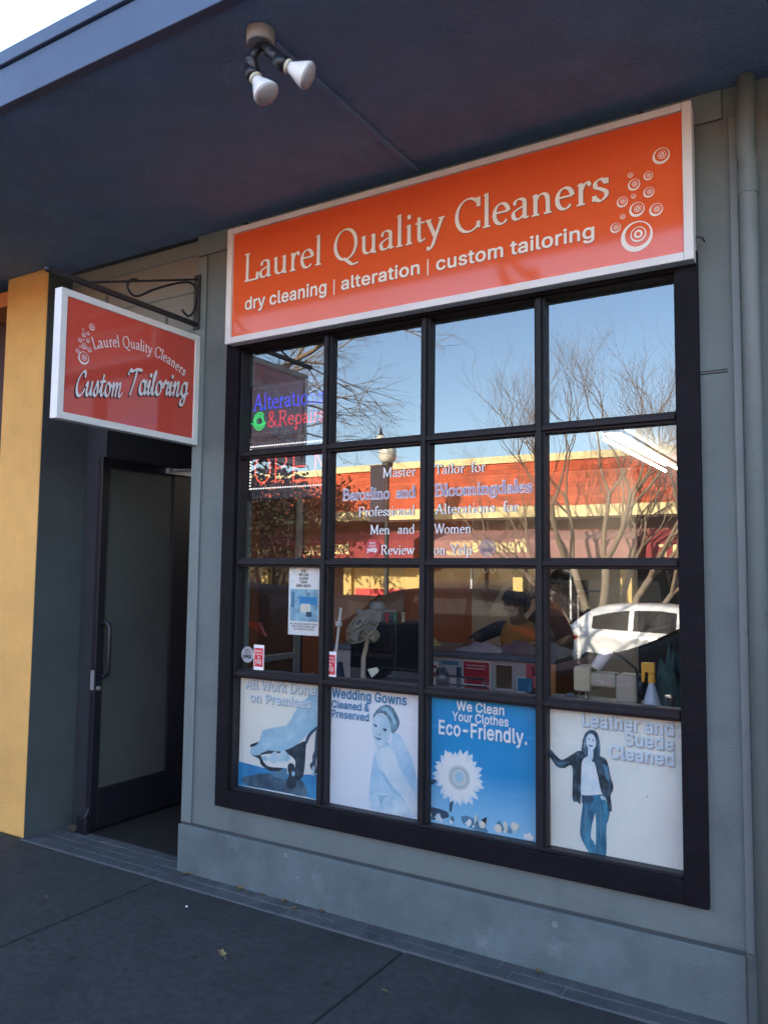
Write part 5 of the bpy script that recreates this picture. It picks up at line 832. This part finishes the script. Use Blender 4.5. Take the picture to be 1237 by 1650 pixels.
# ---------------------------------------------------------------- across the street (mirrored in the window)
T_red=courses('red roof shingles',(.56,.10,.035),(.36,.055,.02),.7,.13,.85,'XZ',.012); T_cream=mat('cream painted fascia',(.78,.62,.30),.6,.05); T_wall=mat('red brown stucco',(.24,.08,.06),.8,.1,2); T_glass=mat('dark shop glass',(.02,.022,.025),.06,0); T_cglass=mat('dark car glass',(.008,.009,.010),.3,0,spec=.15); T_awn=mat('maroon awning canvas',(.30,.045,.045),.85,.12,3); T_awn2=mat('faded brown awning canvas',(.34,.17,.15),.85,.15,2); T_ycol=mat('yellow render',(.66,.48,.17),.8,.08)
fb=thing('parade_of_shops','long one storey parade of shops with a red shingled roof across the street','shops',(-6,-20.5,-.45))
GX0,GX1=-42,22; GZ=-.45
MB().box(GX0,GX1,-26,-20.4,GZ,5.2).build('wall',T_wall,fb)
MB().add([(GX0,-19.72,3.78),(GX1,-19.72,3.78),(GX1,-20.38,5.22),(GX0,-20.38,5.22)],[(3,2,1,0)]).build('roof',T_red,fb)
MB().box(GX0,GX1,-20.5,-20.3,5.225,5.45).build('ridge_fascia',T_cream,fb); MB().box(GX0,GX1,-20.3,-19.68,3.44,3.775).build('eaves_fascia',T_cream,fb)
MB().box(GX0,GX1,-20.399,-19.74,3.38,3.439).build('eaves_soffit',mat('brown eaves boards',(.10,.06,.045),.8,.1),fb)
cols=[-36,-30,-24,-20.2,-16.8,-13.0,-10.05,-6.7,-3.3,.1,3.5,7,11,15,19]
for x in cols: MB().box(x-.16,x+.16,-20.399,-20.15,GZ,2.95).build('column',T_ycol,fb)
for a,b in zip(cols,cols[1:]):
    if (a,b)==(-13.0,-10.05): MB().box(a+.17,b-.17,-20.399,-20.3,GZ,2.5).build('rendered_bay',T_ycol,fb); continue
    f=MB().box(a+.17,b-.17,-20.3985,-20.34,.0,.08).box(a+.17,b-.17,-20.3985,-20.34,2.3,2.38).box((a+b)/2-.03,(a+b)/2+.03,-20.3985,-20.335,.081,2.299).build('window',M_alu,fb); MB().box(a+.17,b-.17,-20.3988,-20.37,.081,2.299).build('window_glass',T_glass,f)
def awning(x0,x1,mt,texts,zv=2.72):
    o=MB().add([(x0,-19.75,3.02),(x1,-19.75,3.02),(x1,-18.85,zv),(x0,-18.85,zv),(x0,-18.85,2.12),(x1,-18.85,2.12),(x0,-19.75,2.2),(x1,-19.75,2.2)],[(3,2,1,0),(4,5,2,3),(0,3,4,6),(1,7,5,2)]).build('awning',mt,fb)
    m=MB()
    for vf in texts: m.add([(-x,-18.842,z) for x,z in vf[0]],vf[1])
    if texts: m.build('awning_lettering',mat('yellow painted letters',(.80,.66,.30),.6,0),o)
    return o
awning(-18.5,-9.6,T_awn,[sans('BREAKFAST',12.05,14.05,2.30,.30,bold=.02),sans('LUNCH',14.75,16.4,2.30,.30,bold=.02),sans('-',14.3,14.5,2.30,.3,bold=.02)])
awning(-9.3,-2.6,T_awn2,[sans("Nancy's",5.85,7.6,2.36,.34,bold=.02,shear=.2),sans('Tailoring',7.55,8.3,2.52,.17,bold=.01,shear=.2),sans('Boutique',7.60,8.45,2.26,.17,bold=.01,shear=.2)])
awning(-2.4,9,T_awn,[sans('RESTAURANT',-1.6,2.05,2.25,.30,bold=.02)],2.6)
awning(-40,-19,T_awn2,[])
rs=tag(MB().box(-12.7,-10.35,-20.299,-20.22,.60,1.10).build('banner_board',mat('bright red banner',(.72,.06,.06),.6,.05)),'bright red banner board on the yellow bay across the street','banner')
# street lamp
t=thing('street_lamp','dark green post top street lamp with an acorn globe and a dark hanging banner','street lamp',(-9.42,-16.9,-.45))
MB().lathe([(0,.22),(.15,.22),(.2,.17),(.7,.14),(.8,.09),(1.0,.075),(4.9,.06),(5.05,.09),(5.2,.10),(5.28,.16),(5.36,.16)],(-9.42,-16.9,-.45),n=16).build('post',mat('dark lamp paint',(.03,.035,.035),.5,.1),t,smooth=True)
MB().lathe([(5.36,.16),(5.45,.24),(5.7,.27),(5.95,.21),(6.1,.10),(6.12,.10)],(-9.42,-16.9,-.45),n=18).build('globe',mat('opal lamp globe',(.70,.66,.55),.3,.05),t,smooth=True)
MB().lathe([(6.12,.10),(6.18,.06),(6.3,.02),(6.42,.0)],(-9.42,-16.9,-.45),n=12).build('finial',M_iron,t,smooth=True)
MB().tube([(-9.42,-16.9,4.86),(-10.05,-16.9,4.86)],.02,6).tube([(-9.42,-16.9,3.18),(-10.05,-16.9,3.18)],.02,6).build('banner_arm',M_iron,t)
MB().box(-10.0,-9.5,-16.91,-16.885,3.2,4.84).build('banner',mat('dark banner cloth',(.03,.03,.045),.8,.2,5),t)
# trees
def limb(m,p,d,L,r,dep,g,up=.12,spread=.75,kids=(2,3)):
    n=4; P=[p]; dd=d.normalized()
    for i in range(n):
        dd=(dd+Vector((g.gauss(0,.13),g.gauss(0,.13),g.gauss(0,.10)+up*.5))).normalized(); P.append(P[-1]+dd*L/n)
    r1=r*.62 if dep else r*.35
    m.tube(P,[r+(r1-r)*i/n for i in range(n+1)],7 if r>.05 else (5 if r>.015 else 3),False)
    if dep==0: return
    for c in range(g.choice(kids)+(dep<4)):
        q=P[-1] if c<2 else P[g.choice((2,3))]
        a=Vector((g.gauss(0,1),g.gauss(0,1),g.gauss(0,.6))); a=(a-dd*a.dot(dd)); a.normalize()
        limb(m,q,dd+a*spread*g.uniform(.55,1.1)+Vector((0,0,up)),L*g.uniform(.62,.85),r1*g.uniform(.65,.9),dep-1,g,up,spread,kids)
M_bark=mat('pale grey brown bark',(.24,.19,.135),.85,.3,3,.4,20,stain=((.20,.15,.10),4,.5,.7)); M_twig=mat('grey brown twigs',(.21,.145,.095),.9,.2,4)
def bare_tree(label,base,stems,seed,dep=5,spread=.7,up=.14,kids=(2,2,3),lf=.62):
    t=thing('bare_tree',label,'tree',base); g=random.Random(seed); tr=MB(); cr=MB()
    for (dx,dy,dz,L,r,x0,y0) in stems:
        p=Vector((x0,y0,0)); d=Vector((dx,dy,dz)).normalized(); P=[p+d*L*k/4+Vector((g.gauss(0,.03),g.gauss(0,.03),0))*(k>0) for k in range(5)]
        tr.tube(P,[r*(1.25 if k==0 else 1-.07*k) for k in range(5)],10)
        dd=(P[-1]-P[-2]).normalized()
        for k in range(3):
            a=Vector((g.gauss(0,1),g.gauss(0,1),.2)); a=a-dd*a.dot(dd); a.normalize()
            limb(cr,P[-1]-dd*.05,dd+a*.5,L*lf,r*.6,dep-1,g,up,spread,kids)
    tr.build('trunk',M_bark,t,world=False,smooth=True); cr.build('crown',M_twig,t,world=False,smooth=True); return t
bare_tree('large bare street tree with several pale spreading stems across the street behind the white car',(-3.1,-17.3,-.45),[(-.34,0,1,2.5,.125,-.08,0),(.05,.1,1,2.5,.13,0,.05),(.48,-.1,1,2.3,.11,.10,0),(-.85,.2,1,2.3,.085,-.12,.05),(.2,-.3,1,2.4,.09,.03,-.08),(.95,.1,1,2.3,.08,.12,0)],5,6,.78,.14,(2,3,3),.78)
bare_tree('bare young tree at the near kerb whose branches hang over the left of the street',(-4.7,-4.05,0),[(.18,-.15,1,2.5,.15,0,0),(-.2,-.3,1,2.4,.12,-.06,0)],12,6,.9,-.03,(2,3,3))
bare_tree('bare multi stemmed tree across the street left of the leafy tree',(-19.6,-16.9,-.45),[(-.3,0,1,2.2,.10,-.1,0),(.1,.1,1,2.5,.10,0,.05),(.4,-.1,1,2.2,.09,.1,0),(.7,.1,1,2.0,.07,.15,0),(-.6,.1,1,2.0,.07,-.15,0)],9,4,.5,.25)
t=thing('leafy_tree','dense dark leaved tree across the street left of the lamp post','tree',(-15.6,-17.2,-.45)); g=random.Random(4)
m=MB().tube([(0,0,0),(.05,0,1.2),(-.05,.05,2.4)],[.14,.11,.09],8); m.tube([(-.05,.05,2.3),(.6,.1,3.4)],[.07,.03],6).tube([(0,0,2.2),(-.7,-.1,3.5)],[.07,.03],6).tube([(0,0,2.3),(.1,-.4,4.2)],[.07,.02],6); m.build('trunk',M_bark,t,world=False)
m=MB()
cl=[(max(-3.6,min(3.3,g.gauss(0,1.6))),g.gauss(0,.6),4.2+g.gauss(0,1.15)) for _ in range(120)]
cl=[c for c in cl if c[2]<6.5-.18*abs(c[0]-.0)**1.5]
for c in cl:
    for _ in range(75):
        p=Vector(c)+Vector((g.gauss(0,.30),g.gauss(0,.30),g.gauss(0,.28))); a=Vector((g.gauss(0,1),g.gauss(0,1),g.gauss(0,1))).normalized(); b=a.orthogonal().normalized(); s=g.uniform(.08,.15)
        m.add([p-a*s,p+b*s*.5,p+a*s,p-b*s*.5],[(0,1,2,3)])
m.build('crown',mat('dark olive leaves',(.05,.034,.022),.7,.4,3),t,world=False)
# cars
def car(label,loc,rz,st,paint,wheels,side,front,rear,light=None,group='parked cars'):
    t=thing('parked_car',label,'car',loc,rz,group)
    def sec(s):
        x,zl,zb,hb,zr,hr=s; return [(hb*.80,zl),(hb*.97,zl+.08),(hb*1.0,zl+(zb-zl)*.55),(hb,zb-.05),(hb*.97,zb),(hb*.97+(hr-hb*.97)*.5,zb+(zr-zb)*.5),(hr,zr-.05),(hr*.82,zr),(0,zr+.02)]
    V=[];n=17
    for s in st:
        h=sec(s); V+=[(s[0],y,z) for y,z in h]+[(s[0],-y,z) for y,z in h[-2::-1]]
    F=[(i*n+k,(i+1)*n+k,(i+1)*n+k+1,i*n+k+1) for i in range(len(st)-1) for k in range(n-1)]+[(i*n+n-1,(i+1)*n+n-1,(i+1)*n,i*n) for i in range(len(st)-1)]+[list(range(n)),list(range((len(st)-1)*n,len(st)*n))[::-1]]
    MB().add(V,F).build('body',paint,t,world=False,smooth=True,sub=2)
    gl=T_cglass
    def at(x):
        for a,b in zip(st,st[1:]):
            if a[0]<=x<=b[0]: k=(x-a[0])/(b[0]-a[0]); return [a[i]+(b[i]-a[i])*k for i in range(6)]
    for (xa,xb,ta,tb) in side:
        for s in (-1,1):
            V=[];N_=8
            for i in range(N_+1):
                q=at(xa+(xb-xa)*i/N_); e=min(1,min(i,N_-i)/1.5+.0); top=.15+.70*(ta+(tb-ta)*i/N_)
                for tt in (.14,top): V.append((q[0],s*(q[3]*.97+(q[5]-q[3]*.97)*tt+.012),q[2]+(q[4]-.05-q[2])*tt))
            MB().add(V,[(2*i,2*i+2,2*i+3,2*i+1) if s<0 else (2*i,2*i+1,2*i+3,2*i+2) for i in range(N_)]).build('side_window',gl,t,world=False)
    for nm,(xa,za,xb,zb,w0,w1,sg_) in (('windscreen',front),('rear_window',rear)): MB().add([(xa,-w0,za),(xa,w0,za),(xb,w1,zb),(xb,-w1,zb)],[(0,1,2,3) if sg_>0 else (3,2,1,0)]).build(nm,gl,t,world=False)
    ty=mat('tyre rubber',(.02,.02,.02),.85,.1); rm=mat('alloy rim',(.45,.45,.46),.35,.05,metal=.6)
    for x in wheels:
        for s in (-1,1):
            o=MB().lathe([(-.10,.20),(-.10,.29),(-.07,.32),(.07,.32),(.10,.29),(.10,.20)],(x,s*.74,.32),(0,s,0),22).build('wheel',ty,t,world=False); MB().lathe([(.085,.20),(.10,.19),(.09,.05),(.105,.03),(.105,0)],(x,s*.74,.32),(0,s,0),22).build('rim',rm,o,world=False)
    x0=st[0]; x1=st[-1]
    for s in (-1,1):
        MB().ell((x1[0]-.16,s*x1[3]*.84,x1[2]-.06),(.14,.12,.08),10,6).build('headlight',mat('headlight lens',(.5,.5,.5),.15,0),t,world=False,smooth=True)
        lx,lz=light or (x0[0]+.1,x0[2]+.02); m=MB()
        m.prism([(lx-.06,lz-.11),(lx+.10,lz-.07),(lx+.42,lz+.06),(lx+.28,lz+.09),(lx+.06,lz+.07)],lambda a,b,d:(a,d,b),s*.60,s*.856); m.build('tail_light',mat('red tail light',(.50,.025,.02),.2,.1),t,world=False)
    return t
hatch=[(-2.12,.42,.72,.66,.78,.58),(-2.06,.28,.92,.80,1.0,.68),(-1.86,.25,1.0,.84,1.10,.66),(-1.45,.25,.98,.85,1.46,.58),(-1.05,.25,.96,.85,1.54,.60),(0,.25,.92,.85,1.57,.62),(.6,.25,.9,.85,1.48,.60),(1.3,.25,.88,.84,1.0,.66),(1.9,.25,.75,.80,.85,.66),(2.12,.35,.6,.66,.66,.56)]
pw_=mat('white car paint',(.80,.79,.76),.25,.0,coat=.6); pd=mat('black car paint',(.005,.005,.006),.6,0,coat=0,spec=.1); pd2=mat('dark maroon car paint',(.009,.004,.005),.6,0,coat=0,spec=.1); pg=mat('dark grey car paint',(.012,.013,.015),.5,0,coat=0,spec=.15)
car('white hatchback parked across the street facing right',(-.80,-13.9,-.50),0,hatch,pw_,(-1.3,1.35),[(-1.35,-.62,.75,1),(-.52,.30,1,1),(.38,.98,1,.35)],(1.22,1.04,.66,1.44,.62,.50,1),(-1.93,1.08,-1.53,1.42,.60,.48,-1),(-2.0,.80))
sedan=[(-2.2,.42,.78,.66,.80,.58),(-2.1,.28,.92,.80,.97,.70),(-1.5,.25,.95,.85,1.02,.66),(-.75,.25,.93,.86,1.34,.56),(-.2,.25,.92,.86,1.38,.58),(.4,.25,.9,.86,1.34,.57),(1.15,.25,.86,.85,.94,.68),(2.0,.26,.74,.80,.80,.64),(2.2,.36,.6,.66,.66,.56)]
car('dark grey sedan parked at the near kerb in the shade',(1.55,-6.2,-.24),R(180),sedan,pg,(-1.4,1.4),[(-1.1,-.3,.4,1),(-.2,.35,1,1),(.42,.9,1,.3)],(1.08,.98,.5,1.29,.60,.46,1),(-1.4,1.05,-.85,1.29,.58,.46,-1))
suv=[(-2.3,.5,.95,.74,1.0,.66),(-2.25,.38,1.05,.86,1.2,.70),(-2.0,.34,1.08,.90,1.62,.66),(-1.5,.34,1.06,.91,1.70,.68),(0,.34,1.04,.91,1.72,.68),(.6,.34,1.02,.91,1.64,.66),(1.2,.34,1.0,.90,1.12,.72),(2.1,.36,.9,.86,.98,.68),(2.32,.46,.75,.72,.8,.6)]
sp=dict(wheels=(-1.4,1.45),side=[(-1.9,-1.15,.85,1),(-1.05,-.1,1,1),(.0,.95,1,.35)],front=(1.12,1.16,.66,1.58,.66,.52,1),rear=(-2.24,1.16,-2.05,1.56,.66,.56,-1))
car('black sport utility car standing in the roadway beyond the sedan',(-3.6,-8.7,-.33),R(180),suv,pd,light=(-2.2,1.1),**sp)
car('dark maroon sport utility car parked at the near kerb, left end',(-6.6,-6.2,-.24),R(180),suv,pd2,light=(-2.2,1.1),**sp)
car('dark grey hatchback parked across the street beyond the lamp post',(-8.3,-14.0,-.50),0,hatch,pg,(-1.3,1.35),[(-1.35,-.62,.75,1),(-.52,.30,1,1),(.38,.98,1,.35)],(1.22,1.04,.66,1.44,.62,.50,1),(-1.93,1.08,-1.53,1.42,.60,.48,-1),(-2.0,.80))
